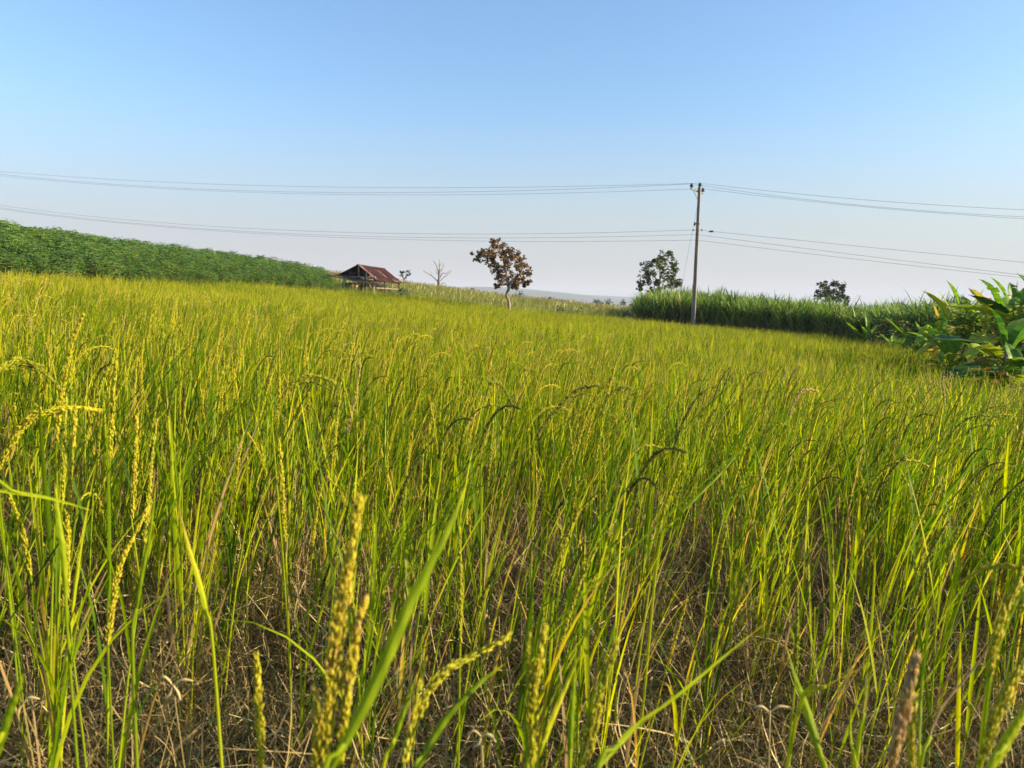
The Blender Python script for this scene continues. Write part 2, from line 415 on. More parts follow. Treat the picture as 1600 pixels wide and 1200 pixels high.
# ------------------------------------------------------------------ rice prototypes
def leafcurve(p, az, tilt, L, bend, n, wav=0.0):
    """points of an arching blade: starts tilted from vertical, bends over"""
    pts = [p.copy()]; t = tilt; step = L / n; a = az
    for i in range(n):
        t += bend / n * (0.4 + 1.2 * i / n); a += wav / n
        pts.append(pts[-1] + Vector((math.sin(t) * math.cos(a), math.sin(t) * math.sin(a), math.cos(t))) * step)
    return pts

def panicle(mb, pts, W, dens, lod, tint, R, mi=1):
    """grain-laden spike along pts (from its base to its tip)"""
    K = len(pts) - 1
    L = sum((pts[i + 1] - pts[i]).length for i in range(K))
    gl, gw = 0.0096, 0.00092
    n = int(L / 0.0015 * dens) if lod == 0 else int(L / 0.011 * dens)
    if lod == 1: gl, gw = 0.021, 0.0026
    ph = R.uniform(0, 9)
    for j in range(n):
        s = (j + R.random()) / n; ripe = .16 * mnoise.noise(Vector((s * 5 + ph, ph, 0)))
        q = s * K; k = min(int(q), K - 1); f = q - k
        c = pts[k].lerp(pts[k + 1], f); d, u, v = frame_of(pts[k + 1] - pts[k])
        ww = W * (math.sin(min(1, (s * 1.15 + 0.10)) * math.pi) ** 0.6 if s < 0.8 else 0.62 * (1.25 - s) / .45 + .05)
        for q2 in range(3 if lod == 0 else 2):
            a = R.uniform(0, 6.283); r = ww * R.uniform(0.15, 1.0)
            o = u * math.cos(a) + v * math.sin(a)
            b = c + o * r
            g = (d * 1.0 + o * R.uniform(.03, .26)).normalized(); e1 = g.cross(o).normalized(); e2 = g.cross(e1)
            l2 = gl * R.uniform(.6, 1.25)
            tt = max(0, tint + ripe + R.uniform(-.11, .11))
            m = b + g * l2 * .5
            vs = [b, m + e1 * gw, m + e2 * gw, m - e1 * gw, m - e2 * gw, b + g * l2]
            mb.add(vs, [(0, 2, 1), (0, 3, 2), (0, 4, 3), (0, 1, 4), (5, 1, 2), (5, 2, 3), (5, 3, 4), (5, 4, 1)], tt, mi)

def rice_culm(mb, base, R, lod, H, az0, withpan=True, wk=1.0):
    lean = R.uniform(0.02, 0.16); az = az0 + R.uniform(-.9, .9)
    n = 5 if lod == 0 else 3
    cp = leafcurve(base, az, lean * .6, H * R.uniform(.72, .82), lean * 1.2, n)
    cr = (0.0026 if lod == 0 else 0.0030) * wk
    if lod < 2: tube(mb, cp, [cr * (1 - .45 * i / n) for i in range(n + 1)], 4 if lod == 0 else 3, [R.uniform(.5, .62) - .1 * i / n for i in range(n + 1)], 0, cap=False)
    nl = R.choice((2, 3, 3)) if lod == 0 else R.choice((2, 3, 3))
    for k in range(nl):
        f = 0.25 + 0.7 * (k + R.random() * .6) / nl
        q = f * n; ki = min(int(q), n - 1); p = cp[ki].lerp(cp[ki + 1], q - ki)
        a = az + R.gauss(0, 1.1)
        L = R.uniform(.28, .54) * (1.0 if k < nl - 1 else .85)
        tilt = R.uniform(.03, .30); bend = R.uniform(.02, .45) if R.random() < .86 else R.uniform(.8, 2.0)
        m = 7 if lod == 0 else (4 if lod == 1 else 3)
        pts = leafcurve(p, a, tilt, L, bend, m, R.uniform(-.3, .3))
        W = R.uniform(.0045, .0105) * wk
        ws = [W * (.6 + .4 * min(1, i / m * 3)) * (1 - (i / m) ** 2.4) + .0006 for i in range(m + 1)]
        if f < .45 and R.random() < .55: tn = R.uniform(.80, 1.0)
        elif R.random() < .13: tn = R.uniform(.68, .9)
        else: tn = R.uniform(.08, .66)
        yt = R.random() < .35
        tint = [min(1, tn + (0.22 * max(0, i / m - .6) / .4 if yt else 0)) for i in range(m + 1)]
        sd_ = Vector((-math.sin(a + R.uniform(-.8, .8)), math.cos(a), R.uniform(-.2, .2)))
        ribbon(mb, pts, ws, sd_, tint, 0.3, 0, flat=(lod > 0))
    if withpan:
        top = cp[-1]; L = R.uniform(.15, .23)
        bend = R.uniform(1.1, 2.2) if R.random() < .09 else R.uniform(.0, .7)
        neck = leafcurve(top, az, lean, H * .10, .1, 2)
        pp = leafcurve(neck[-1], az + R.uniform(-.3, .3), lean + .08, L, bend, 8 if lod == 0 else 5)
        tube(mb, neck + pp[1:], 0.0011 * wk, 3, .55, 0, cap=False)
        tb = R.uniform(.0, .2) if R.random() < .16 else R.uniform(.34, .66) if R.random() < .95 else R.uniform(.9, 1)  # some heads get a dark tint, painting in the shade of their backlit side
        panicle(mb, pp, (.0030 if lod == 0 else .0042) * (wk ** .5), 1.0, min(lod, 1), tb, R)

def rice_hill(seed, lod, culms, spread, H=0.98, pan=.6, wk=1.0):
    R = random.Random(seed); mb = MB()
    for i in range(culms):
        a = R.uniform(0, 6.28); r = spread * math.sqrt(R.random())
        h = H * R.uniform(.74, 1.10)
        rice_culm(mb, Vector((r * math.cos(a), r * math.sin(a), 0)), R, lod, h, R.gauss(0.0, .9), R.random() < pan, wk)
    # short basal blades
    for i in range(culms // 2 if lod < 2 else 0):
        a = R.uniform(0, 6.28); r = spread * R.random()
        pts = leafcurve(Vector((r * math.cos(a), r * math.sin(a), 0)), R.gauss(0, 1.2), R.uniform(.05, .4), R.uniform(.35, .7), R.uniform(.1, .9), 5)
        ribbon(mb, pts, [.008 * wk * (1 - (i / 5) ** 2) + .0006 for i in range(6)], Vector((R.uniform(-1, 1), R.uniform(-1, 1), 0)), R.uniform(.15, .55) if R.random() < .7 else R.uniform(.85, 1), .3, 0, flat=lod > 0)
    if lod < 2 and seed % 2 == 0:      # a long straight blade sticking out of the stand
        for k in range(1 + seed % 3):
            a = R.gauss(0.0, .5); pts = leafcurve(Vector((R.uniform(-.05, .05), R.uniform(-.05, .05), H * R.uniform(.5, .7))), a, R.uniform(.35, .8), R.uniform(.42, .62), R.uniform(0, .25), 6)
            ribbon(mb, pts, [.008 * wk * (1 - (i / 6) ** 2.2) + .0006 for i in range(7)], Vector((0, 1, R.uniform(-.3, .3))), R.uniform(.02, .3), .3, 0, flat=lod > 0)
    return mb.mesh('rice_hill', [M_rfar if lod == 2 else M_rice, M_grain])

C_r0 = proto_coll('rice_near', [rice_hill(100 + i, 0, 3 + i % 3, .10, pan=.42) for i in range(12)])
C_r1 = proto_coll('rice_mid', [rice_hill(200 + i, 1, 8 + i % 3, .12, wk=1.15, pan=.34) for i in range(9)])
C_r2 = proto_coll('rice_far', [rice_hill(300 + i, 2, 44, .62, wk=2.3, pan=.22) for i in range(6)])

def clumpnoise(X, Y, sc, off=0):
    return np.array([mnoise.noise(Vector((x * sc + off, y * sc, off))) for x, y in zip(X, Y)])

def place(coll, X, Y, ncoll, name, label, s0=.88, s1=1.12, rot=.5, tilt=.06, sink=0.0, hs=None):
    Z = gz(X, Y) - sink; n = len(X)
    r = np.stack([nrng.normal(0, tilt, n), nrng.normal(0.02, tilt, n), nrng.uniform(-rot, rot, n)], 1)
    s = nrng.uniform(s0, s1, n)
    if hs is not None: s = s * hs
    return scatter(name, coll, np.stack([X, Y, Z], 1), r, s, nrng.integers(0, ncoll, n), label)

# near
X, Y = jgrid(-6, 6, .1, 6.5, .135, 1.5)
px = pxof(X, Y); d = np.hypot(X, Y)
dn = clumpnoise(X, Y, 1.3, 3.0)
keep = (d > 1.25) & (d < 5.6) & (px > -500) & (px < 2100)
prob = np.clip(.24 + .48 * (d - 1.25) / 2.4 + .45 * dn, .10, .97)
prob = np.where((px > 880) & (d < 3.4), prob * .70, prob)
prob = np.where((px < 400) & (d < 3), prob * 1.35, prob)
keep &= nrng.random(len(X)) < prob
rice = place(C_r0, X[keep], Y[keep], 12, 'rice', 'ripening yellow green rice standing over dry straw close to the camera', .86, 1.08, .55)
# mid
X, Y = jgrid(-26, 22, 2, 20, .25, 1.1)
px = pxof(X, Y); d = np.hypot(X, Y)
dn = clumpnoise(X, Y, .5, 8.0)
keep = (d >= 5.6) & (d < 18) & (px > -450) & (px < 2000) & (Y < rice_edge(px)) & (nrng.random(len(X)) < np.clip(.8 + .5 * dn, .35, 1))
place(C_r1, X[keep], Y[keep], 9, 'rice', 'rice crop of the middle field with nodding yellow panicles', .84, 1.1, .6)
# far
X, Y = jgrid(-60, 45, 10, 66, .62, 1.0)
px = pxof(X, Y); d = np.hypot(X, Y)
keep = (d >= 17.6) & (px > -450) & (px < 2000) & (Y < rice_edge(px) - .4)
place(C_r2, X[keep], Y[keep], 6, 'rice', 'distant rice crop running up to the cassava, the hut and the sugarcane', .78, 1.12, .8, .04)

# ------------------------------------------------------------------ straw mat
def straw_tuft(seed, n, rad, ht, wk=1.0, seg=7):
    R = random.Random(seed); mb = MB()
    for i in range(n):
        a = R.uniform(0, 6.28); r = rad * math.sqrt(R.random())
        p = Vector((r * math.cos(a), r * math.sin(a), ht * R.random() ** .8))
        t = R.uniform(.5, 1.9); L = R.uniform(.08, .32); az = R.uniform(0, 6.28)
        if R.random() < .25: t = R.uniform(.05, .5); p.z = 0; L = R.uniform(.2, .5)
        pts = leafcurve(p, az, t, L, R.uniform(-1.4, 2.4), seg, R.uniform(-2.2, 2.2))
        for q in pts: q.z = max(q.z, .004)
        W = R.uniform(.0010, .0034) * wk
        if R.random() < .06: W *= 2.2
        gre = R.random() < .05
        ribbon(mb, pts, [W * (1 - .6 * k / seg) for k in range(seg + 1)], Vector((R.uniform(-1, 1), R.uniform(-1, 1), R.uniform(-.6, .6))),
               R.uniform(.3, 1.0) if gre else R.random() ** 1.1, 0.3, 1 if gre else 0, flat=True)
    return mb.mesh('straw_tuft', [M_straw, M_weed])
C_s0 = proto_coll('straw_near', [straw_tuft(400 + i, 210, .20, .30) for i in range(9)])
C_s1 = proto_coll('straw_mid', [straw_tuft(450 + i, 130, .32, .30, 2.0, 4) for i in range(6)])
X, Y = jgrid(-5, 5, .0, 6, .135, 1.1); px = pxof(X, Y); d = np.hypot(X, Y)
keep = (d > .35) & (d < 5.2) & (px > -500) & (px < 2100)
place(C_s0, X[keep], Y[keep], 9, 'dry_grass', 'tangled dry brown straw lying under the near rice', .75, 1.25, 3.14, .25)
X, Y = jgrid(-22, 18, 2, 16, .32, 1.1); px = pxof(X, Y); d = np.hypot(X, Y)
keep = (d >= 5.2) & (d < 14) & (px > -450) & (px < 2000) & (Y < rice_edge(px))
place(C_s1, X[keep], Y[keep], 6, 'dry_grass', 'dry brown straw under the rice farther out', .8, 1.3, 3.14, .2)

# narrow green weeds in the straw
def weed_tuft(seed):
    R = random.Random(seed); mb = MB()
    for i in range(5):
        a = R.uniform(0, 6.28); st = leafcurve(Vector((R.uniform(-.05, .05), R.uniform(-.05, .05), 0)), a, .2, R.uniform(.2, .42), .5, 5)
        tube(mb, st, .0012, 3, .6, 0, cap=False)
        for k in range(1, 6):
            for s in (-1, 1):
                b = a + s * R.uniform(.7, 1.6)
                pts = leafcurve(st[k], b, R.uniform(.5, 1.1), R.uniform(.05, .11), R.uniform(.3, 1.0), 4)
                ribbon(mb, pts, [.002, .006, .0065, .004, .0006], Vector((-math.sin(b), math.cos(b), 0)), R.random(), .2, 0)
    return mb.mesh('weed_tuft', [M_weed])
C_w = proto_coll('weeds', [weed_tuft(480 + i) for i in range(5)])
X, Y = jgrid(-3, 4, .6, 5, .3, 1.2); d = np.hypot(X, Y); px = pxof(X, Y)
keep = (d > .9) & (nrng.random(len(X)) < .42)
place(C_w, X[keep], Y[keep], 5, 'weeds', 'small leafy green weeds among the dry straw', .8, 1.2, 3.14, .15)

# ------------------------------------------------------------------ cassava field (left)
def cassava(seed):
    R = random.Random(seed); mb = MB()
    for s in range(4):
        az = R.uniform(0, 6.28)
        st = leafcurve(Vector((R.uniform(-.1, .1), R.uniform(-.1, .1), 0)), az, R.uniform(.1, .35), R.uniform(1.45, 1.85), R.uniform(-.3, .3), 5)
        tube(mb, st, [.014, .012, .011, .009, .007, .004], 4, .5, 1, cap=False)
        for k in range(36):
            f = .22 + .78 * (k / 35) ** .8; q = f * 5; ki = min(int(q), 4); p = st[ki].lerp(st[ki + 1], q - ki)
            a = k * 2.4 + R.uniform(-.3, .3); pl = R.uniform(.18, .34) * (1.15 - .5 * f)
            el = R.uniform(.0, .8)
            tip = p + Vector((math.cos(a) * math.cos(el), math.sin(a) * math.cos(el), math.sin(el))) * pl
            tn = R.uniform(.2, .85) if R.random() > .03 else 1.0
            L = R.uniform(.13, .19)
            for j in range(5):
                b = a + (j - 2) * .62; dr = R.uniform(.35, .95)
                d1 = Vector((math.cos(b) * math.cos(dr), math.sin(b) * math.cos(dr), -math.sin(dr)))
                side = Vector((-math.sin(b), math.cos(b), 0)) * .026
                mid = tip + Vector((math.cos(b), math.sin(b), -.15)) * L * .55
                mb.add([tip, mid + side, tip + Vector((math.cos(b), math.sin(b), -.1)) * L * .55 + d1 * L * .5, mid - side], [(0, 1, 2, 3)], tn + R.uniform(-.06, .06), 0)
    return mb.mesh('cassava_bush', [M_cass, M_bark], smooth=False)
C_c = proto_coll('cassava', [cassava(500 + i) for i in range(7)])
X, Y = jgrid(-75, -10, 20, 84, .80, .7); px = pxof(X, Y)
backY = np.interp(px, [-600, -200, 0, 250, 400, 500, 520, 546], [50, 52, 60, 68, 75, 79, 70, 60])
keep = (px > -600) & (px < np.where(Y < 64, 545, 514)) & (Y > rice_edge(px) + .5) & (Y < backY)
X = X[keep]; Y = Y[keep]; n = len(X); hs = np.interp(pxof(X, Y), [-600, 0, 470, 505, 528, 545], [1.15, 1.12, 1.0, .85, .68, .42])
hs = hs * np.interp(Y - rice_edge(pxof(X, Y)), [.5, 4], [.72, 1.0]) * (1 + .10 * clumpnoise(X, Y, .35))
o = scatter('cassava_field', C_c, np.stack([X, Y, gz(X, Y)], 1), np.stack([nrng.normal(0, .05, n), nrng.normal(0, .05, n), nrng.uniform(0, 6.28, n)], 1),
        nrng.uniform(.85, 1.15, n) * hs, nrng.integers(0, 7, n), 'dense dark green cassava crop covering the rise at left')

# ------------------------------------------------------------------ sugarcane (right)
def cane(seed, n=9, spread=.45, H=2.6):
    R = random.Random(seed); mb = MB()
    for s in range(n):
        a0 = R.uniform(0, 6.28); r = spread * math.sqrt(R.random()); az = R.uniform(0, 6.28); h = H * R.uniform(.60, .76)
        st = leafcurve(Vector((r * math.cos(a0), r * math.sin(a0), 0)), az, R.uniform(0, .12), h, R.uniform(0, .2), 4)
        tube(mb, st, [.018, .017, .016, .013, .008], 4, [.97, .9, .75, .6, .5], 0, cap=False)
        for k in range(11):
            f = .35 + .65 * k / 10; q = f * 4; ki = min(int(q), 3); p = st[ki].lerp(st[ki + 1], q - ki)
            a = az + (k % 2) * 3.14 + R.gauss(0, .8)
            L = R.uniform(.9, 1.7); tilt = R.uniform(.12, .5) * (1.5 - .7 * f); bend = R.uniform(.5, 2.1)
            pts = leafcurve(p, a, tilt, L, bend, 6)
            tn = R.uniform(.0, .9) if f > .62 or R.random() < .4 else R.uniform(.82, 1.0)
            ribbon(mb, pts, [.04, .07, .072, .064, .05, .028, .003], Vector((-math.sin(a), math.cos(a), R.uniform(-.3, .3))), tn, .2, 0, flat=True)
        for k in range(5):
            p = st[1 + k % 3]; a = R.uniform(0, 6.28)
            pts = leafcurve(p, a, R.uniform(.8, 1.6), R.uniform(.5, .9), R.uniform(1.0, 1.8), 4)
            ribbon(mb, pts, [.03, .03, .025, .015, .003], Vector((-math.sin(a), math.cos(a), 0)), R.uniform(.86, 1.0), .2, 0, flat=True)
    return mb.mesh('cane_stool', [M_cane])
C_k = proto_coll('cane', [cane(600 + i) for i in range(8)])
X, Y = jgrid(8, 75, 22, 82, .85, .8); px = pxof(X, Y)
frontY = np.interp(px, [985, 1083, 1200, 1350, 1450, 1600, 1900], [62.5, 60, 55, 47, 39, 31, 24])
keep = (px > 992 + 3 * np.sin(Y)) & (px < 2000) & (Y > frontY) & (Y < frontY + 16)
X = X[keep]; Y = Y[keep]; n = len(X)
hs = np.interp(pxof(X, Y), [990, 1010, 1060, 1200, 1350, 1450, 1600, 2000], [.88, 1.03, 1.19, 1.08, .98, 1.12, 1.1, 1.0])
hs = hs * (1 + .14 * clumpnoise(X, Y, .45) + nrng.normal(0, .04, n))
o = scatter('sugarcane', C_k, np.stack([X, Y, gz(X, Y)], 1), np.stack([nrng.normal(0, .04, n), nrng.normal(0, .04, n), nrng.uniform(0, 6.28, n)], 1),
        nrng.uniform(.9, 1.1, n) * hs, nrng.integers(0, 8, n), 'tall green sugarcane stand behind the utility pole')

# ------------------------------------------------------------------ wild grass hillside (centre)
def hillgrass(seed):
    R = random.Random(seed); mb = MB()
    for s in range(110):
        p = Vector((R.uniform(-.8, .8), R.uniform(-.8, .8), 0)); a = R.gauss(0, 1.3)
        pts = leafcurve(p, a, R.uniform(.0, .35), R.uniform(.6, 1.25), R.uniform(.1, 1.1), 3)
        ribbon(mb, pts, [.02, .028, .024, .004], Vector((R.uniform(-1, 1), R.uniform(-1, 1), 0)), R.random(), .2, 0, flat=True)
    for s in range(4):   # pale seed plumes
        p = Vector((R.uniform(-.8, .8), R.uniform(-.8, .8), .75)); a = R.gauss(0, 1.3)
        pts = leafcurve(p, a, R.uniform(.0, .25), R.uniform(.5, .75), R.uniform(.3, 1.0), 3)
        ribbon(mb, pts, [.008, .01, .045, .01], Vector((1, 0, 0)), 1.0, .2, 0, flat=True)
    return mb.mesh('hill_grass', [M_hill])
C_h = proto_coll('hillgrass', [hillgrass(700 + i) for i in range(6)])
X, Y = jgrid(-60, 40, 58, 150, 1.05, 1.0); px = pxof(X, Y)
keep = (px > 300) & (px < 1300) & (Y > rice_edge(px) + .2) & ~((px > 995) & (Y < 78)) & ~((px < 552) & (Y < np.interp(px, [300, 400, 500, 552], [73, 76, 80, 60])))
X = X[keep]; Y = Y[keep]; n = len(X)
o = scatter('wild_grass', C_h, np.stack([X, Y, gz(X, Y)], 1), np.stack([nrng.normal(0, .06, n), nrng.normal(0, .06, n), nrng.uniform(-.9, .9, n)], 1),
        nrng.uniform(.65, 1.15, n), nrng.integers(0, 6, n), 'pale green and straw coloured tall grass on the slope behind the hut')

# ------------------------------------------------------------------ trees
def leafq(mb, c, s, R, tint, mi=0):
    n = Vector((R.gauss(0, 1), R.gauss(0, 1), R.gauss(0, 1))).normalized(); d, u, v = frame_of(n)
    a = u * s * .5; b = v * s * .32; k = n * s * .12
    mb.add([c - a, c - b + k, c + a, c + b + k], [(0, 1, 2, 3)], tint, mi)

def tree(name, base, limbs, clumps, leafmat, barkmat, lsize, per, label, cat='tree', group=None, hollow=0.0, seed=1, trunk_r=.12):
    """limbs: lists of points with end radii; clumps: (centre, radius)"""
    R = random.Random(seed); e = empty(name, base); tag(e, label, cat, group)
    mb = MB()
    for pts, r0, r1 in limbs:
        q = bez(pts, max(6, len(pts) * 3)); K = len(q) - 1
        q = [p + Vector((R.gauss(0, 1), R.gauss(0, 1), R.gauss(0, 1))) * r0 * .12 for p in q]
        tube(mb, q, [r0 + (r1 - r0) * i / K for i in range(K + 1)], 8, .5)
    mb.build('trunk', barkmat, e)
    if clumps:
        mb = MB()
        for c, r in clumps:
            sub = [(Vector((R.gauss(0, .5), R.gauss(0, .5), R.gauss(0, .42))) * r, R.uniform(.28, .5) * r) for _ in range(9)]
            base_t = R.uniform(-.2, .2)
            for i in range(per):
                o, rr = R.choice(sub); rr *= 1.15
                dd = Vector((R.gauss(0, 1), R.gauss(0, 1), R.gauss(0, 1))).normalized() * rr * R.random() ** .4
                leafq(mb, c + o + dd, lsize * R.uniform(.6, 1.25), R, min(1, max(0, R.uniform(.15, .85) + base_t)))
        mb.build('crown', leafmat, e, smooth=False)
    return e

def P(px, py, Y): return at(px, py, Y)
# brown leaved tree
TY = 57.0
b0 = P(796, 480, TY); b0.z = g1(b0.x, b0.y)
def q(px, py, dy=0): return P(px, py, TY + dy)
limbs = [([b0, q(795, 472), q(791.5, 461), q(794.5, 452), q(795, 445)], .12, .09),
         ([q(795, 448), q(792, 435, .2), q(790, 420, .4), q(784, 402, .3), q(774, 385, 0)], .12, .03),
         ([q(795, 447), q(803, 436, -.3), q(814, 425, -.4), q(818, 412, -.3)], .10, .03),
         ([q(788, 416, .3), q(777, 412, 0), q(764, 404, -.2), q(747, 399, -.4)], .07, .02),
         ([q(794, 446), q(786, 445, -.4), q(775, 448, -.6)], .05, .015),
         ([q(787, 410, .3), q(796, 400, .5), q(803, 394, .6)], .06, .02),
         ([q(797, 444), q(808, 441, .4), q(819, 441, .6)], .06, .02)]
rr_ = random.Random(4)
cl = [(745, 400, 7), (754, 397, 8), (763, 396, 8), (773, 382, 7), (771, 377, 4), (766, 407, 6), (771, 413, 5), (781, 392, 8), (790, 388, 7), (787, 400, 8), (798, 393, 8), (804, 397, 6),
      (801, 403, 5), (791, 413, 7), (775, 421, 5), (789, 425, 8), (797, 433, 8), (813, 410, 7), (820, 418, 7), (811, 419, 6), (824, 427, 5), (808, 431, 7), (818, 437, 7), (820, 444, 5),
      (781, 433, 5), (783, 442, 6), (775, 448, 3.5), (798, 443, 6), (806, 446, 5), (765, 399, 5)]
tree('tree', b0, limbs, [(q(a, b, rr_.uniform(-1, 1)), r / FPX * TY * 1.25) for a, b, r in cl], M_brownleaf, M_palebark, .21, 150,
     'slanting small tree with sparse brown leaves standing alone at the rice edge', seed=3)
# leafy tree over the left end of the cane
TY = 84.0
b0 = P(1026, 478, TY); b0.z = g1(b0.x, b0.y)
limbs = [([b0, q(1027, 462), q(1030, 445), q(1031, 430)], .17, .10), ([q(1029, 447), q(1036, 420), q(1043, 402)], .08, .02), ([q(1029, 440), q(1020, 430), q(1008, 417)], .07, .02),
         ([q(1028, 455), q(1016, 447), q(1003, 444)], .05, .015), ([q(1031, 432), q(1045, 440), q(1060, 440)], .06, .015), ([q(1027, 462), q(1012, 456, -1), q(1001, 451)], .03, .01), ([q(1033, 430), q(1045, 418), q(1054, 414)], .05, .015)]
cl = [(1043, 399, 7), (1036, 403, 6), (1048, 397, 3), (1030, 405, 5), (1022, 407, 3), (1011, 413, 6), (1008, 419, 6), (1014, 423, 8), (1020, 430, 7), (1010, 430, 6), (1030, 417, 6), (1036, 413, 8),
      (1053, 413, 6), (1050, 420, 6), (1055, 420, 3), (1040, 425, 8), (1043, 433, 8), (1050, 432, 6), (1038, 441, 8), (1046, 443, 7), (1059, 440, 6), (1062, 444, 4), (1052, 446, 5), (1006, 443, 5), (1001, 444, 3),
      (1015, 439, 6), (1001, 451, 3), (1025, 441, 4), (1032, 452, 6), (1018, 455, 3)]
tree('tree', b0, limbs, [(q(a, b, rr_.uniform(-1.5, 1.5)), r / FPX * TY * 1.3) for a, b, r in cl], M_treeleaf, M_palebark, .24, 150,
     'leafy dark green tree rising behind the left end of the sugarcane', seed=5)
# dark tree behind the cane
TY = 100.0
b0 = P(1303, 500, TY); b0.z = g1(b0.x, b0.y)
limbs = [([b0, q(1302, 478), q(1300, 462)], .2, .1), ([q(1301, 468), q(1290, 457), q(1285, 447)], .08, .02), ([q(1301, 466), q(1305, 452), q(1304, 443)], .08, .02), ([q(1302, 470), q(1314, 462), q(1320, 460)], .06, .02)]
cl = [(1286, 444, 5), (1290, 447, 5), (1284, 452, 6), (1279, 459, 4.5), (1291, 455, 6), (1303, 443, 6), (1310, 447, 6), (1317, 449, 4.5), (1298, 455, 5), (1299, 463, 7), (1307, 457, 6), (1313, 462, 6), (1321, 465, 5), (1290, 464, 7), (1306, 468, 7), (1320, 473, 6), (1297, 470, 7)]
tree('tree', b0, limbs, [(q(a, b, rr_.uniform(-2, 2)), r / FPX * TY * 1.25) for a, b, r in cl], M_darkleaf, M_bark, .32, 120,
     'dark round tree showing over the middle of the sugarcane', seed=6)
# bare dead tree
TY = 112.0
b0 = P(686, 448, TY); b0.z = g1(b0.x, b0.y)
limbs = [([b0, q(686, 444), q(686, 432), q(687, 424)], .19, .15), ([b0 + Vector((-.25, 0, 0)), q(684, 440), q(682, 438), q(676, 432), q(668, 427), q(661, 423)], .10, .03),
         ([q(687, 430), q(683, 418), q(679, 410), q(677, 407)], .09, .025), ([q(687, 428), q(687, 416), q(687, 405)], .11, .025), ([q(687, 434), q(692, 427), q(698, 427), q(703, 422)], .08, .02),
         ([q(688, 425), q(692, 418), q(694, 410)], .07, .02), ([q(687, 440), q(694, 433), q(703, 426), q(706, 421)], .06, .02), ([q(686, 430), q(682, 426), q(681, 421)], .05, .02),
         ([q(684, 415), q(690, 413), q(691, 409)], .04, .015), ([q(674, 431), q(675, 427), q(672, 424)], .03, .015), ([b0, q(690, 444), q(696, 442)], .08, .04)]
tree('dead_tree', b0, limbs, [], None, M_palebark, .1, 0, 'bare pale dead tree on the grassy slope between hut and brown tree', seed=8)
# slim sapling right of the hut
TY = 90.0
b0 = P(631, 446, TY); b0.z = g1(b0.x, b0.y)
limbs = [([b0, q(631, 438), q(628, 430), q(627, 423)], .08, .02), ([q(631, 438), q(636, 430), q(637, 424)], .05, .02)]
cl = [(626, 425, 2.6), (628, 430, 2.6), (630, 426, 2), (636, 424, 2.6), (640, 427, 2.4), (637, 430, 2.6), (633, 434, 2.5)]
tree('tree', b0, limbs, [(q(a, b), r / FPX * TY) for a, b, r in cl], M_darkleaf, M_palebark, .22, 30, 'slim forked sapling just right of the rusty roof', seed=9)

# far trees beyond the slope
far = [(737, 450, 458, 6, 150, 'tiny dark bush on the crest left of the brown tree'), (775, 457, 463, 9, 170, 'low dark bush behind the brown tree trunk'),
       (810, 455, 466, 14, 230, 'rounded grey green tree just right of the brown tree'), (832, 465, 470, 4, 300, 'first small tree on the skyline right of the rounded tree'), (839, 466, 471, 4, 300, 'second small tree on the skyline right of the rounded tree'),
       (859, 464, 472, 8, 280, 'pointed dark tree on the slope skyline'), (869, 467, 473, 10, 285, 'low bushy tree beside the pointed skyline tree'), (882, 469, 475, 6, 340, 'faint small tree right of the bushy pair'),
       (905, 472, 477, 10, 380, 'low flat row of shrubs on the skyline'), (932, 466, 478, 10, 330, 'pale thin tree left of the dark bush near the cane'), (941, 472, 479, 9, 300, 'dark low bush between two pale trees near the cane'),
       (952, 467, 480, 11, 320, 'pale bushy tree right of the dark low bush'), (974, 468, 482, 9, 310, 'pale thin tree just left of the sugarcane'), (984, 474, 484, 10, 260, 'low shrub against the left edge of the sugarcane')]
for i, (px, top, bot, wd, Yf, lab) in enumerate(far):
    TY = float(Yf); b0 = P(px, bot, TY); b0.z = min(b0.z, g1(b0.x, b0.y)) if False else g1(b0.x, b0.y)
    cz = P(px, top, TY).z; u = TY / FPX
    mid = P(px, (top + bot) / 2 + 1, TY)
    R = random.Random(900 + i); hh = (bot - top) * u
    cls = [(Vector((mid.x + R.uniform(-.32, .32) * wd * u, mid.y + R.uniform(-.3, .3) * wd * u, cz - hh * R.uniform(.25, .75))), min(wd, bot - top) * u * R.uniform(.28, .42)) for _ in range(7)]
    cls.append((Vector((mid.x, mid.y, cz - hh * .3)), hh * .3))
    tree('tree' if hh > 2 else 'bush', b0, [([b0, Vector((b0.x + .2, b0.y, (b0.z + cz) / 2)), Vector((b0.x, b0.y, cz - hh * .3))], .2, .06)], cls, M_farleaf if i not in (1, 5, 10) else M_darkleaf, M_bark,
         .9 * (TY / 280) * .6, 26, lab, 'tree' if hh > 2 else 'bush', 'trees on the far skyline', seed=40 + i)

# weedy bushes on the slope
for i, (px, py, Yb, r, lab) in enumerate([(873, 481, 66, 9, 'dark weedy bush in the grass right of the brown tree'), (900, 486, 64, 6, 'smaller weedy bush right of the dark weedy bush'),
                                         (984, 488, 61, 7, 'leafy bush at the foot of the left sugarcane end'), (632, 452, 63.5, 6, 'weedy bush beside the right hut posts')]):
    TY = Yb; b0 = P(px, py + 6, TY); b0.z = g1(b0.x, b0.y)
    u = TY / FPX; R = random.Random(i)
    top = P(px, py, TY)
    cls = [(Vector((b0.x + R.uniform(-1, 1) * r * u, b0.y + R.uniform(-.5, .5), R.uniform(b0.z + .5, top.z))), .35) for _ in range(9)]
    tree('bush', b0, [([b0, (b0 + top) / 2, top], .03, .01), ([b0, b0 + Vector((.3, 0, .7)), b0 + Vector((.5, 0, 1.0))], .02, .008)], cls, M_farleaf, M_bark, .17, 45, lab, 'bush', seed=70 + i)

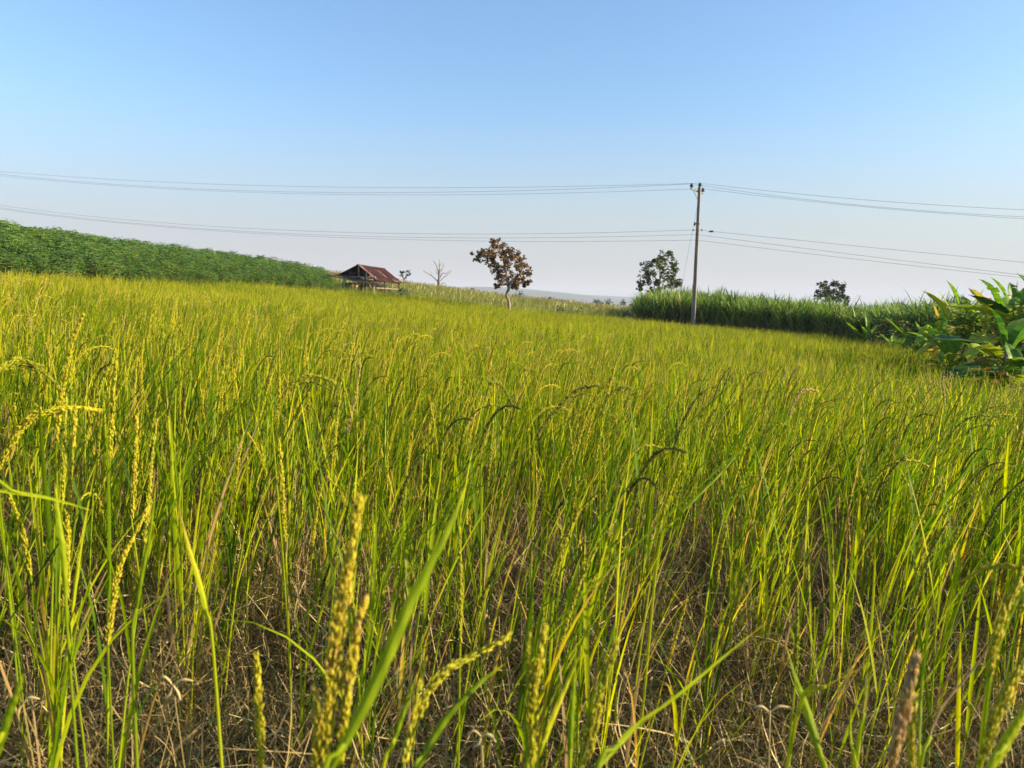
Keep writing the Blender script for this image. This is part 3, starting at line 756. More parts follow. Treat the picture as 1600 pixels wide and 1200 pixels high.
# ------------------------------------------------------------------ hut
HA = math.radians(38)
hp = P(560, 460, 64.5); hg = g1(hp.x, hp.y)
hut = empty('field_hut', (hp.x, hp.y, hg)); tag(hut, 'open sided field hut with rusty tin gable roof and low lean-to', 'hut')
U = Vector((math.cos(HA), -math.sin(HA), 0)); V = Vector((math.sin(HA), math.cos(HA), 0)); Zv = Vector((0, 0, 1))
peak = P(560, 413.5, 64.5)
def hpt(u, v, z): return Vector((hp.x, hp.y, 0)) + U * u + V * v + Zv * z
pz = peak.z; ez = pz - 1.32; HW = 2.35; LEN = 3.1
def roofside(sgn, name, mat):
    mb = MB(); nu, nv = 2, 60; vs = []
    ezz = ez if sgn > 0 else ez + .42
    hw = HW if sgn > 0 else 2.85
    for i in range(nu + 1):
        for j in range(nv + 1):
            f = i / nu; g = j / nv
            z = pz + (ezz - pz) * f + .018 * math.sin(g * LEN / .16 * 6.283 / 1.0) - .18 * g - .04 * math.sin(3.1 * g)
            vs.append(hpt(sgn * hw * f, g * LEN - .1, z))
    n = len(vs); vs += [v - Zv * .012 for v in vs]
    fs = []
    for i in range(nu):
        for j in range(nv):
            a = i * (nv + 1) + j; b = a + nv + 1
            fs.append((a, a + 1, b + 1, b)); fs.append((n + a, n + b, n + b + 1, n + a + 1))
    ring = [j for j in range(nv + 1)] + [i * (nv + 1) + nv for i in range(1, nu + 1)] + [nu * (nv + 1) + j for j in range(nv - 1, -1, -1)] + [i * (nv + 1) for i in range(nu - 1, 0, -1)]
    for k in range(len(ring)):
        a, b = ring[k], ring[(k + 1) % len(ring)]; fs.append((a, b, n + b, n + a))
    mb.add(vs, fs); return mb.build(name, mat, hut, smooth=False)
r1 = roofside(1, 'roof_panel', M_rust); r2 = roofside(-1, 'roof_panel', M_rust)
mb = MB(); beam(mb, hpt(0, -.14, pz + .02), hpt(0, LEN - .1, pz - .19), .26, .03); mb.build('ridge_cap', M_rust, hut, smooth=False)
# pale patched sheets on the right slope
mb = MB()
for (g0, g1_, f0, f1) in ((.0, .10, .05, .97), (.55, .63, .2, .75), (.72, .92, .80, .98)):
    c = []
    for f, g in ((f0, g0), (f0, g1_), (f1, g1_), (f1, g0)):
        c.append(hpt(HW * f, g * LEN - .1, pz + (ez - pz) * f - .18 * g + .045 - .04 * math.sin(3.1 * g)))
    mb.add(c + [v - Zv * .01 for v in c], [(0, 1, 2, 3), (7, 6, 5, 4), (0, 4, 5, 1), (1, 5, 6, 2), (2, 6, 7, 3), (3, 7, 4, 0)])
mb.build('patch_sheet', M_rustpale, hut, smooth=False)
def post(u, v, top, w=.11, mat=M_wood, name='post'):
    v = v * .79
    p = hpt(u, v, 0); b = g1(p.x, p.y) - .05; mb = MB()
    beam(mb, Vector((p.x, p.y, b)), Vector((p.x + rnd.uniform(-.05, .05), p.y, top)), w, w); return mb.build(name, mat, hut, smooth=False)
def rz(u, v):
    s = 1 if u > 0 else -1
    return pz + ((ez if s > 0 else ez + .42) - pz) * abs(u) / (HW if s > 0 else 2.45) - .18 * v / LEN - .06
for u_, v_, w_, m_ in ((-2.1, .15, .12, M_wood), (.85, .1, .16, M_darkwood), (1.05, .0, .09, M_palewood), (2.0, .15, .13, M_darkwood), (-2.1, 3.5, .12, M_wood), (2.05, 1.5, .11, M_darkwood), (2.05, 2.6, .12, M_wood), (2.05, 3.6, .11, M_darkwood), (-.2, 3.5, .11, M_darkwood)):
    post(u_, v_, rz(u_, v_), w_, m_)
for a, b, ww in ((hpt(-2.3, .1, pz - .98), hpt(2.1, .1, pz - 1.08), .10), (hpt(-2.3, 2.8, pz - 1.05), hpt(2.1, 2.8, pz - 1.15), .1), (hpt(2.05, -.05, ez - .03), hpt(2.05, 2.95, ez - .2), .09), (hpt(-2.1, -.05, rz(-2.1, 0) - .03), hpt(-2.1, 2.95, rz(-2.1, 3.7)), .09),
                 (hpt(-1.1, .05, pz - .98), hpt(-1.1, .05, rz(-1.1, 0)), .09), (hpt(0, .05, pz - 1.0), hpt(0, .05, pz - .08), .1), (hpt(-1.3, -.05, pz - .78), hpt(.9, -.05, pz - .70), .07)):
    mb = MB(); beam(mb, a, b, ww, ww); mb.build('beam', M_darkwood if ww < .1 else M_wood, hut, smooth=False)
# loft ceiling boards, back wall with dark panels, raised floor
mb = MB(); box(mb, hpt(-1.3, 2.7, hg + .95), U * .9, V * .03, Zv * .55); mb.build('back_wall', M_darkwood, hut, smooth=False)
mb = MB()
for k in range(13): box(mb, hpt(-.1, .35 + k * .2, hg + .78), U * 2.15, V * .09, Zv * .02)
mb.build('floor', M_darkwood, hut, smooth=False)
mb = MB(); box(mb, hpt(-.65, -.12, hg + .98), U * 1.35, V * .02, Zv * .36); mb.build('side_panel', M_darkwood, hut, smooth=False)
mb = MB();  beam(mb, hpt(2.1, 0.2, hg + .9), hpt(2.1, 2.85, hg + .85), .06, .06); mb.build('rail', M_wood, hut, smooth=False)
# lean-to: corners found by sight
A = P(510, 428.8, 65.6); B = P(606, 447.5, 61.4); Cc = P(594, 441.5, 63.0); D = P(525, 426.2, 67.2)
mb = MB(); n = 40; vs = []
for i in range(3):
    for j in range(n + 1):
        f = i / 2; g = j / n
        p = A.lerp(B, g).lerp(D.lerp(Cc, g), f); p = p + Zv * (.016 * math.sin(g * 160) + (.05 * math.sin(g * 9)))
        vs.append(p)
N0 = len(vs); vs += [v - Zv * .02 for v in vs]; fs = []
for i in range(2):
    for j in range(n):
        a = i * (n + 1) + j; b = a + n + 1; fs.append((a, a + 1, b + 1, b)); fs.append((N0 + a, N0 + b, N0 + b + 1, N0 + a + 1))
for i0 in (0, 2):
    for j in range(n):
        a = i0 * (n + 1) + j; fs.append((a, a + 1, N0 + a + 1, N0 + a))
mb.add(vs, fs); mb.build('lean_to_roof', M_rustpale, hut, smooth=False)
mb = MB(); beam(mb, A - Zv * .09 + (D - A) * .08, B - Zv * .09 + (Cc - B) * .08, .08, .10); mb.build('eave_beam', M_wood, hut, smooth=False)
for g in (.29, .50, .77):
    t = A.lerp(B, g) + (D - A) * .08 - Zv * .1; mb = MB()
    beam(mb, Vector((t.x, t.y, g1(t.x, t.y) - .05)), t, .13, .13); mb.build('post', M_palewood, hut, smooth=False)
mb = MB(); a = P(550, 446.5, 62.9); b = P(558, 447.5, 62.7); beam(mb, a, b, .3, .16)
o = mb.build('storage_crate', surfmat('faded_orange_wood', (.40, .17, .08), (.5, .25, .12), 5), None, smooth=False); tag(o, 'small faded orange crate under the hut lean-to', 'crate')

# ------------------------------------------------------------------ utility pole
PY = 58.0
pb = P(1083, 506, PY); pt = P(1093, 292.5, PY); pb2 = pb + (pb - pt).normalized() * ((pb.z - g1(pb.x, pb.y) + .1) / ((pt - pb).normalized().z))
pole = empty('utility_pole', pb2); tag(pole, 'tall grey concrete utility pole in front of the sugarcane', 'utility pole')
mb = MB(); d_ = (pt - pb2); K = 14
lx = Vector((.93, -.37, 0)).normalized(); ly = Vector((.37, .93, 0)).normalized()
vs = []; fs = []
for i in range(K + 1):
    f = i / K; w2 = .155 * (1 - f) + .10 * f; c = pb2 + d_ * f; bev = w2 * .78
    ring = [(w2, bev), (bev, w2), (-bev, w2), (-w2, bev), (-w2, -bev), (-bev, -w2), (bev, -w2), (w2, -bev)]
    for a, b in ring: vs.append(c + lx * a + ly * b)
for i in range(K):
    for k in range(8): fs.append((i * 8 + k, i * 8 + (k + 1) % 8, (i + 1) * 8 + (k + 1) % 8, (i + 1) * 8 + k))
fs.append(tuple(K * 8 + k for k in range(8)))
mb.add(vs, fs); mb.build('shaft', M_conc, pole, smooth=False)
ca = Vector((.55, .83, 0)).normalized()
arm_c = pt - Zv * .28
mb = MB(); beam(mb, arm_c - ca * 1.35 - lx * .16, arm_c + ca * 1.35 - lx * .16, .10, .12); mb.build('crossarm', M_steel, pole, smooth=False)
for s in (-1, 1):
    mb = MB(); beam(mb, arm_c + ca * s * .9 - lx * .17, pt - Zv * 1.0 - lx * .05, .04, .04); mb.build('brace', M_steel, pole, smooth=False)
def insulator(c, h=.30, r=.10):
    mb = MB(); prof = [(0, .03), (.15, .035), (.2, r), (.34, r * .95), (.4, r * .55), (.5, r * .95), (.62, r * .9), (.7, r * .5), (.88, r * .6), (1, r * .3)]
    tube(mb, [c + Zv * (a * h) for a, _ in prof], [b for _, b in prof], 12); return mb.build('insulator', M_porc, pole)
ins_up = [arm_c - ca * 1.25 - lx * .16 + Zv * .06, pt + Zv * .0 + lx * .02, arm_c + ca * 1.25 - lx * .16 + Zv * .06]
for c in ins_up: insulator(c, .34, .15)
mb = MB(); tube(mb, [pt - Zv * .1, pt + Zv * .02], [.06, .05], 8); mb.build('pole_cap', M_steel, pole)
low_y = (359.5, 366.8, 375.5); low_z = []
mb = MB()
for yy in low_y:
    p = P(1089.5, yy, PY); f = (p.z - pb2.z) / d_.z; c = pb2 + d_ * f; low_z.append(c)
beam(mb, low_z[0] + Zv * .15 - ly * .15, low_z[2] - Zv * .15 - ly * .15, .05, .05); mb.build('rack', M_steel, pole, smooth=False)
for c in low_z:
    mb = MB(); cc = c - ly * .22
    tube(mb, [cc + Zv * a for a in (-.06, -.05, -.02, .02, .05, .06)], [.03, .05, .03, .03, .05, .03], 8); mb.build('spool_insulator', M_porc, pole)
for s in (-1, 1):
    c = low_z[0] + lx * s * .32; mb = MB(); tube(mb, [c - lx * .07, c - lx * .04, c + lx * .04, c + lx * .07], [.03, .06, .06, .03], 8); mb.build('strain_insulator', M_porc, pole)
mb = MB(); c = pb2 + d_ * .76
tube(mb, [c - Zv * .05, c + Zv * .05], [.16, .16], 8); mb.build('steel_band', M_steel, pole, smooth=False)

# wires, each in the vertical plane of the line
LD = Vector((-1, .38, 0)).normalized()
def wire(lab, att, obs, grp, r=.0105):
    att = att.copy(); nrm = Vector((-LD.y, LD.x, 0))
    pts = []
    for side in (-1, 1):
        S = []; Zs = []
        for px, py in obs:
            if (px < 1090) != (side < 0): continue
            d = F_ + R_ * ((px - 800) / FPX) - U_ * ((py - 600) / FPX); o = Vector((0, 0, EYE))
            t = (att - o).dot(nrm) / d.dot(nrm); p = o + d * t
            S.append((p - att).dot(LD)); Zs.append(p.z - att.z)
        S = np.array(S); Zs = np.array(Zs)
        A_ = np.stack([S, S * S], 1); co = np.linalg.lstsq(A_, Zs, rcond=None)[0]
        far = (S.max() * 1.25) if side < 0 else (S.min() * 1.6)
        seg = [att + LD * s + Zv * (co[0] * s + co[1] * s * s) for s in np.linspace(0, far, 50)]
        pts = (seg[::-1] + pts) if side < 0 else (pts + seg[1:])
    mb = MB(); tube(mb, pts, r, 5); o = mb.build('power_line', M_wire)
    tag(o, lab, 'power line', grp)
    return pts
g_ = 'overhead wires carried by the pole'
wire('topmost power line, running over the tip of the pole', ins_up[1] + Zv * .30, [(0, 269), (125, 276), (250, 283), (500, 292), (640, 294.3), (900, 293), (1060, 291.3), (1100, 291), (1260, 304), (1600, 328)], g_)
wire('second power line from the top, on the left end of the crossarm', ins_up[0] + Zv * .30, [(0, 273.5), (250, 289), (500, 300.5), (640, 302), (900, 300), (1060, 296.5), (1110, 296.5), (1260, 310.5), (1600, 339)], g_)
wire('third power line from the top, on the right end of the crossarm', ins_up[2] + Zv * .30, [(0, 275.5), (250, 292), (500, 303.5), (640, 305.5), (900, 303.5), (1060, 300.5), (1110, 300.5), (1260, 313.5), (1600, 342)], g_)
L1 = wire('highest of the three lower power lines', low_z[0] - ly * .22, [(0, 321), (250, 347), (480, 361.4), (700, 366), (1000, 362.5), (1100, 360.5), (1260, 376.5), (1600, 410)], g_)
wire('middle of the three lower power lines', low_z[1] - ly * .22, [(0, 325), (250, 351), (480, 367), (700, 372), (1000, 369.5), (1100, 367.5), (1260, 388.5), (1600, 430)], g_)
wire('lowest of the three lower power lines', low_z[2] - ly * .22, [(0, 327), (250, 353.5), (480, 368.8), (700, 376.8), (1000, 376.5), (1100, 376), (1260, 396), (1600, 434)], g_)
c = P(1112, 361.6, PY - .9); mb = MB(); box(mb, c, lx * .12, ly * .05, Zv * .06); box(mb, c - Zv * .02 - lx * .15, lx * .05, ly * .06, Zv * .035)
o = mb.build('cable_clamp', M_porc, smooth=False); tag(o, 'dark clamp on the lower wire right of the pole', 'cable clamp')
a = P(1090.5, 318, PY); b = P(1067, 437, PY + 1.5); b = a + (b - a) * 1.6; b.z = max(b.z, g1(b.x, b.y) - .1)
gw = empty('guy_wire', b); tag(gw, 'thin stay wire slanting from the pole into the cane', 'guy wire')
mb = MB(); tube(mb, [a, (a + b) / 2, b], .009, 5); mb.build('strand', M_wire, gw)
m_ = P(1085.6, 350, PY + .4); mb = MB(); dd = (b - a).normalized(); tube(mb, [m_ - dd * .14, m_ - dd * .1, m_, m_ + dd * .1, m_ + dd * .14], [.03, .08, .06, .08, .03], 8); mb.build('insulator', M_porc, gw)

# ------------------------------------------------------------------ banana plants and shrubs
def banana_leaf(mbL, mbR, p, az, tilt, L, bend, W, tint, R, tear=.25, n=22, edge=.0):
    """big leaf: petiole, midrib and a torn blade"""
    pet = leafcurve(p, az, tilt, L * .22, bend * .1, 3)
    t2 = tilt + bend * .1
    mid = leafcurve(pet[-1], az, t2, L * .8, bend, n)
    tube(mbR, pet + mid[1:], [.018] * 4 + [.014 * (1 - i / n) + .002 for i in range(n)], 5, .6, 0, cap=False)
    for s in (-1, 1):
        prev = None; gap = 0
        for i in range(n):
            f0, f1 = i / n, (i + 1) / n
            w0 = W * (math.sin(min(1, f0 * 1.02 + .03) * math.pi) ** .42) * .5; w1 = W * (math.sin(min(.995, f1 * 1.02 + .03) * math.pi) ** .42) * .5 if f1 < .96 else W * .04
            d = (mid[min(i + 1, n)] - mid[max(i - 1, 0)]).normalized()
            sd_ = Vector((-math.sin(az), math.cos(az), 0)) * s; up = d.cross(sd_) * (1 if s > 0 else -1)
            if up.z < 0: up = -up
            if R.random() < tear: gap = R.uniform(-.25, .35); prev = None
            vlift = .35 + gap * .8
            a, b = mid[i], mid[i + 1]
            if prev is None:
                o0 = a + sd_ * w0 + up * w0 * vlift + d * gap * .03
                m0 = a + sd_ * w0 * .5 + up * w0 * .5 * (vlift + .25)
            else: o0, m0 = prev
            o1 = b + sd_ * w1 + up * w1 * vlift - Zv * R.uniform(0, .02); m1 = b + sd_ * w1 * .5 + up * w1 * .5 * (vlift + .25)
            tt = tint + R.uniform(-.09, .09)
            mbL.add([a, m0, o0, b, m1, o1], [(0, 1, 4, 3), (1, 2, 5, 4)], [tt, tt, tt + edge, tt, tt, tt + edge], 0)
            prev = (o1, m1)

def banana(name, px, Y, H, leaves, label, seed, stems=((0, 0),), group=None, dead=4):
    R = random.Random(seed); X = (px - 800) / FPX * Y * 1.0; z = g1(X, Y)
    leaves = list(leaves) + [(R.uniform(120, 330), R.uniform(45, 105), R.uniform(.7, 1.05) * min(1.2, H), R.uniform(.5, 1.4), .27, R.uniform(.25, .85), .35) for _ in range(9)]
    e = empty(name, (X, Y, z)); tag(e, label, 'banana plant', group)
    H *= 1.14
    mb = MB()
    tops = []
    for (sx, sy) in stems:
        st = [Vector((X + sx + .05 * math.sin(k * .7), Y + sy, z + H * k / 6)) for k in range(7)]
        tube(mb, st, [max(.03, .085 * H / 2.0 * (1 - k * .09)) for k in range(7)], 10, .5); tops.append(st[-1])
    mb.build('pseudostem', M_palebark if H > 1 else M_ban, e)
    for i, (az, tilt, L, bend, W, tint, tear) in enumerate(leaves):
        W *= 1.2; L *= .97
        mbL = MB(); mbR = MB(); p = tops[i % len(tops)] - Zv * (.04 * i)
        banana_leaf(mbL, mbR, p, math.radians(az), math.radians(tilt), L, bend, W, tint, R, tear, edge=(.12 if tint > .5 else .03))
        lf = mbL.build('leaf', M_ban, e); mbR.build('midrib', M_ban, lf)
        # one level deeper for the midrib
    if dead:
        mb = MB()
        for k in range(dead):
            a = R.uniform(0, 6.28); t = tops[k % len(tops)] - Zv * R.uniform(.1, .5) * H
            pts = leafcurve(t, a, R.uniform(1.2, 2.0), R.uniform(.5, .9) * min(1, H / 1.3), 1.2, 6)
            ribbon(mb, pts, [.03, .08, .14, .13, .10, .07, .02], Vector((-math.sin(a), math.cos(a), .2)), R.choice((.86, .92, 1.0)), .5)
        mb.build('dry_leaf', M_ban, e)
    return e
# azimuth 0 = right (+X), 90 = away, 180 = left, 270 = towards the camera
gb = 'banana plants at the right edge of the field'
banana('banana_plant', 1640, 17.0, 1.75, [(150, 22, 1.5, .35, .50, .22, .08), (188, 66, 2.2, .45, .50, .60, .3), (95, 10, 1.6, .3, .42, .15, .1), (40, 40, 1.6, .8, .5, .3, .2), (330, 45, 1.6, 1.0, .5, .4, .3), (195, 88, 1.8, 1.0, .44, .72, .4), (250, 55, 1.2, 1.3, .4, .5, .4), (172, 42, 1.7, .4, .40, .10, .1), (178, 100, 1.5, .7, .4, .6, .4)],
       'tallest banana plant, cut off by the right edge, with a long level torn leaf', 1, ((0, 0), (-.3, .4)), gb, dead=7)
banana('banana_plant', 1558, 19.0, 1.75, [(178, 6, 1.35, .9, .34, .42, .45), (60, 12, 1.3, 1.9, .36, .45, .45), (190, 38, 1.4, .25, .36, .80, .4), (160, 70, 1.3, .6, .42, .62, .3), (20, 50, 1.3, 1.2, .4, .66, .3), (260, 60, 1.2, 1.2, .4, .7, .3), (215, 85, 1.4, 1.3, .44, .74, .4), (182, 100, 1.4, .9, .4, .68, .4), (300, 90, 1.3, 1.2, .4, .76, .4)],
       'banana plant with one upright curled leaf against the sky', 2, ((0, 0), (.35, .1)), gb, dead=9)
banana('banana_plant', 1572, 14.2, 1.35, [(182, 76, 1.5, .3, .40, .14, .1), (350, 75, 1.4, .4, .40, .12, .1), (170, 12, .95, .3, .30, .16, .12), (30, 38, 1.3, .6, .40, .50, .15), (196, 98, 1.5, .25, .36, .10, .1), (290, 80, 1.1, .5, .34, .12, .1), (10, 20, 1.0, .5, .32, .2, .1), (205, 50, 1.1, .9, .34, .66, .3)],
       'nearest low banana plant with dark leaves held flat over the rice', 3, ((0, 0),), gb, dead=10)
banana('banana_plant', 1602, 13.6, .95, [(180, 86, 1.5, .3, .36, .1, .1), (205, 60, .9, .7, .3, .15, .1), (0, 60, 1.0, .6, .3, .2, .1), (100, 20, .9, .4, .25, .3, .1)],
       'short banana sucker at the lower right edge of the banana cluster', 13, ((0, 0),), gb, dead=6)
banana('banana_plant', 1506, 21.0, 1.6, [(150, 15, 1.5, .3, .30, .32, .3), (180, 30, 1.5, .5, .34, .76, .6), (75, 8, 1.1, .5, .28, .45, .2), (0, 40, 1.2, .9, .34, .55, .3), (220, 65, 1.2, 1.0, .34, .9, .5), (190, 85, 1.3, .8, .36, .62, .4), (330, 95, 1.2, .9, .36, .7, .4)],
       'ragged banana plant with a yellow brown leaf left of the curled leaf', 4, ((0, 0), (-.2, .2)), gb, dead=9)
banana('banana_plant', 1466, 25.0, 1.3, [(165, 8, 1.2, .2, .26, .9, .3), (20, 12, 1.1, .3, .42, .2, .1), (200, 50, 1.1, .8, .36, .3, .2), (300, 50, 1.0, 1.0, .36, .35, .2), (170, 80, 1.2, .8, .36, .2, .2)],
       'small banana plant with one dry upright leaf and one dark leaf', 5, ((0, 0),), gb, dead=4)
banana('banana_plant', 1428, 29.0, .95, [(172, 42, 1.7, .15, .32, .45, .1), (165, 12, 1.1, .25, .30, .62, .05), (15, 24, 1.2, .3, .24, .6, .1), (8, 6, 1.15, .3, .44, .66, .05), (190, 60, 1.3, .7, .3, .4, .1), (90, 20, .9, .5, .3, .5, .1)],
       'low banana clump with bright upright leaves in front of the dark cane', 6, ((0, 0), (.35, 0)), gb, dead=0)
banana('banana_plant', 1356, 40.0, .8, [(178, 55, 1.7, -.2, .28, .5, .05), (180, 22, 1.0, .2, .34, .60, .05), (90, 8, 2.0, .5, .20, .40, .2), (5, 15, 1.2, .4, .3, .6, .1), (350, 50, 1.7, .9, .28, .35, .2), (200, 40, 1.5, .8, .28, .35, .2), (20, 62, 1.7, .6, .28, .35, .2)],
       'isolated small banana plant at the foot of the sugarcane', 7, ((0, 0),), gb, dead=2)

banana('banana_plant', 1535, 23.5, 1.5, [(160, 25, 1.3, .5, .36, .5, .2), (30, 20, 1.3, .6, .36, .55, .2), (200, 50, 1.2, .9, .36, .5, .3), (300, 60, 1.2, 1.0, .36, .6, .3), (90, 10, 1.2, .4, .3, .4, .1)],
       'light green banana plant filling the gap behind the curled leaf plant', 31, ((0, 0),), gb, dead=5)
banana('banana_plant', 1487, 19.5, .85, [(165, 35, 1.1, .6, .34, .55, .2), (20, 30, 1.1, .6, .34, .5, .2), (230, 55, 1.0, .9, .34, .62, .3), (300, 60, 1.0, 1.0, .34, .6, .3), (100, 10, .9, .4, .3, .4, .1)],
       'low light green banana sucker at the front left corner of the cluster', 32, ((0, 0),), gb, dead=3)
banana('banana_plant', 1583, 21.0, 1.9, [(150, 20, 1.4, .4, .40, .35, .2), (25, 25, 1.4, .6, .40, .45, .2), (195, 55, 1.4, .9, .40, .5, .3), (280, 60, 1.2, 1.0, .36, .6, .3), (90, 8, 1.3, .4, .36, .25, .1)],
       'banana plant standing just left of the tallest one and behind it', 33, ((0, 0),), gb, dead=6)
banana('banana_plant', 1398, 34.0, .6, [(165, 30, 1.1, .4, .30, .45, .1), (15, 30, 1.1, .5, .3, .5, .1), (250, 50, 1.0, .8, .3, .5, .2), (90, 10, 1.0, .3, .28, .4, .1)],
       'small green banana sucker half hidden between the isolated plant and the low clump', 34, ((0, 0),), gb, dead=1)

def shrub(px, py, Y, wpx, hpx, mat, label, seed, ls=.10, n=9, per=55):
    b0 = P(px, py, Y); z = g1(b0.x, b0.y); b0.z = z; u = Y / FPX; R = random.Random(seed)
    top = P(px, py - hpx, Y).z
    cls = [(Vector((b0.x + R.uniform(-.5, .5) * wpx * u, b0.y + R.uniform(-.5, .5) * wpx * u * .6, R.uniform(z + .25, max(z + .5, top)))), min(wpx, hpx) * u * .38) for _ in range(n)]
    limbs = [([b0, (b0 + c) / 2 + Vector((0, 0, .1)), c], .02, .006) for c, _ in cls[:5]]
    e = tree('shrub', b0, limbs, cls, mat, M_bark, ls, per, label, 'shrub', 'shrubs at the foot of the cane and bananas', seed=seed)
shrub(1392, 532, 36, 55, 32, M_treeleaf, 'dark leafy shrub between the isolated banana and the low clump', 21, .16, 14, 90)
shrub(1452, 540, 27, 50, 34, M_thick, 'dark shrub behind the low banana clump', 22, .14, 14, 90)
shrub(1490, 552, 22, 34, 30, M_thick, 'bright broad leaved vine shrub at the field corner', 23, .12, 12, 70)
shrub(1520, 560, 19.5, 60, 60, M_thick, 'tangled yellow green thicket under the banana plants', 24, .14, 22, 90)
shrub(1590, 580, 17.5, 70, 90, M_thick, 'dark thicket behind the nearest banana plant', 25, .14, 24, 90)
shrub(1545, 585, 15.8, 40, 40, M_thick, 'dry weedy shrub where rice meets the banana plants', 26, .10, 10, 60)

# ------------------------------------------------------------------ hero rice stalks close to the camera
def ray(px, py, dist):
    d = (F_ + R_ * ((px - 800) / FPX) - U_ * ((py - 600) / FPX)); return Vector((0, 0, EYE)) + d * dist
def stalk(label, pts, wpx, tint, dense=1.0, seed=1, extra=(), culm_tint=.5, grp='big rice stalks in the foreground'):
    """pts (px, py, distance) from tip down to the lowest seen point"""
    R = random.Random(seed)
    wp = [ray(*p) for p in pts]; lo = wp[-1]
    foot = Vector((lo.x + rnd.uniform(-.04, .04), lo.y + .03, 0)); foot.z = g1(foot.x, foot.y)
    e = empty('rice_stalk', foot); tag(e, label, 'rice stalk', grp)
    chain = bez(wp[::-1], 22)
    mb = MB(); kn = [foot, (foot + chain[0]) / 2 + Vector((.01, 0, 0)), chain[0]]
    tube(mb, bez(kn, 6)[:-1] + chain, .0016, 5, culm_tint, 0); mb.build('stem', M_rice, e)
    W = wpx / FPX * pts[0][2] * .5
    tint = min(1, tint + .07) if tint > .4 else tint
    mb = MB(); panicle(mb, chain, W, dense, 0, tint, R, 0); mb.build('panicle', M_grain, e)
    for ex in extra:
        ch = bez([ray(*p) for p in ex][::-1], 14); mb = MB()
        tube(mb, ch, .0009, 4, .6, 1); panicle(mb, ch, W * .5, dense * .8, 0, tint, R, 0); mb.build('side_panicle', [M_grain, M_rice], e)
    return e
def blade(label, pts, wpx, tint, face=None, taper0=.7, grp='big rice shoots in the foreground'):
    wp = bez([ray(*p) for p in pts][::-1], 16)   # foot first
    W = wpx / FPX * pts[-1][2] * 1.1
    foot = wp[0]; g = g1(foot.x, foot.y); dr = (wp[1] - wp[0]).normalized()
    gp = Vector((foot.x - dr.x * .10, foot.y - dr.y * .10 + .01, g))
    e = empty('rice_shoot', gp); tag(e, label, 'rice shoot', grp)
    low = bez([gp, gp.lerp(foot, .5) + Vector((.004, 0, 0)), foot - Vector((dr.x * .01, dr.y * .01, .03)), foot + dr * .03], 12)
    mb = MB(); tube(mb, low, [.0028 - .0008 * i / 12 for i in range(13)], 6, .5); mb.build('stem', M_rice, e)
    n = 44; wp = bez([ray(*p) for p in pts][::-1], n); tb = tint if isinstance(tint, tuple) else (tint, tint)
    R = random.Random(len(label) * 7 + int(W * 1e5)); sd_ = face or (R_ + F_ * .4)
    cols = (-1, -.66, -.33, -.07, 0, .07, .33, .66, 1); cj = [R.uniform(-.05, .05) for _ in cols]; vs = []; tt = []; fs = []
    nick = [1 - (R.uniform(.08, .3) if R.random() < .07 else 0) for _ in range(2 * n + 2)]
    for i in range(n + 1):
        f = i / n; p = wp[i]; d = (wp[min(i + 1, n)] - wp[max(i - 1, 0)]).normalized()
        tw = .5 * math.sin(f * 2.2 + R.random() * .02 + len(label)); q0 = sd_ - d * sd_.dot(d); q0.normalize(); nn = d.cross(q0)
        sdv = q0 * math.cos(tw) + nn * math.sin(tw); nn = d.cross(sdv)
        w2 = W * .5 * .64 * (.3 + .7 * min(1, f * 5)) * max(.02, 1 - max(0, (f - .35) / .65) ** 1.5)
        for j, c in enumerate(cols):
            ww = w2 * (nick[2 * i + (c > 0)] if abs(c) == 1 else 1)
            vs.append(p + sdv * c * ww + nn * (abs(c) ** 1.3 * w2 * .38 + .00025 * math.sin(f * 50 + c * 2)))
            bl = mnoise.noise(Vector((f * 14, c * 1.4, len(label) * .37)))
            tip = max(0, f - .86) / .14 * .5 if R.random() > .15 else .3 * max(0, f - .8) / .2
            edge = .12 * max(0, bl) if abs(c) > .6 else 0
            tt.append(min(1, tb[0] + (tb[1] - tb[0]) * f + (.16 if c == 0 else 0) + cj[j] + .10 * bl + edge + tip))
    m = len(cols)
    for i in range(n):
        for k in range(m - 1): fs.append((i * m + k, i * m + k + 1, (i + 1) * m + k + 1, (i + 1) * m + k))
    mb = MB(); mb.add(vs, fs, tt); mb.build('blade', M_rice, e)
    return e
D_ = .62
stalk('thickest bright yellow rice panicle rising at bottom centre left', [(561, 785, D_), (548, 860, D_), (534, 940, D_), (521, 1040, D_), (505, 1200, D_)], 27, .66, 1.6, 1,
      extra=([(568, 945, D_), (550, 1020, D_), (535, 1130, D_)], [(555, 1030, D_), (540, 1110, D_), (530, 1200, D_)], [(492, 1085, D_), (496, 1140, D_), (494, 1220, D_)]))
blade('widest green blade crossing behind the thickest panicle', [(732, 748, .62), (700, 830, .6), (640, 945, .58), (585, 1070, .56), (505, 1225, .54)], 30, .36)
blade('broad green blade leaning right below the centre', [(792, 1035, .8), (740, 1075, .78), (690, 1130, .74), (645, 1215, .7)], 22, .34)
stalk('panicle leaning right with dark grain tips below the centre', [(788, 998, .75), (745, 1022, .75), (700, 1045, .74), (670, 1080, .73), (645, 1135, .72), (630, 1200, .7)], 15, .5, 1.1, 2,
      extra=([(662, 1040, .72), (652, 1090, .71), (640, 1150, .7)],))
blade('slim pointed blade standing left of the leaning panicle', [(655, 1045, .8), (632, 1110, .8), (600, 1200, .78)], 12, .45)
stalk('upright panicle with brown tips at the bottom centre', [(850, 985, .7), (843, 1030, .7), (834, 1090, .7), (832, 1200, .7)], 16, .55, 1.0, 3, extra=([(826, 1000, .7), (828, 1060, .7), (830, 1130, .7)],))
blade('narrow upright blade beside the brown tipped panicle', [(818, 1085, .7), (822, 1140, .7), (824, 1220, .7)], 12, .45)
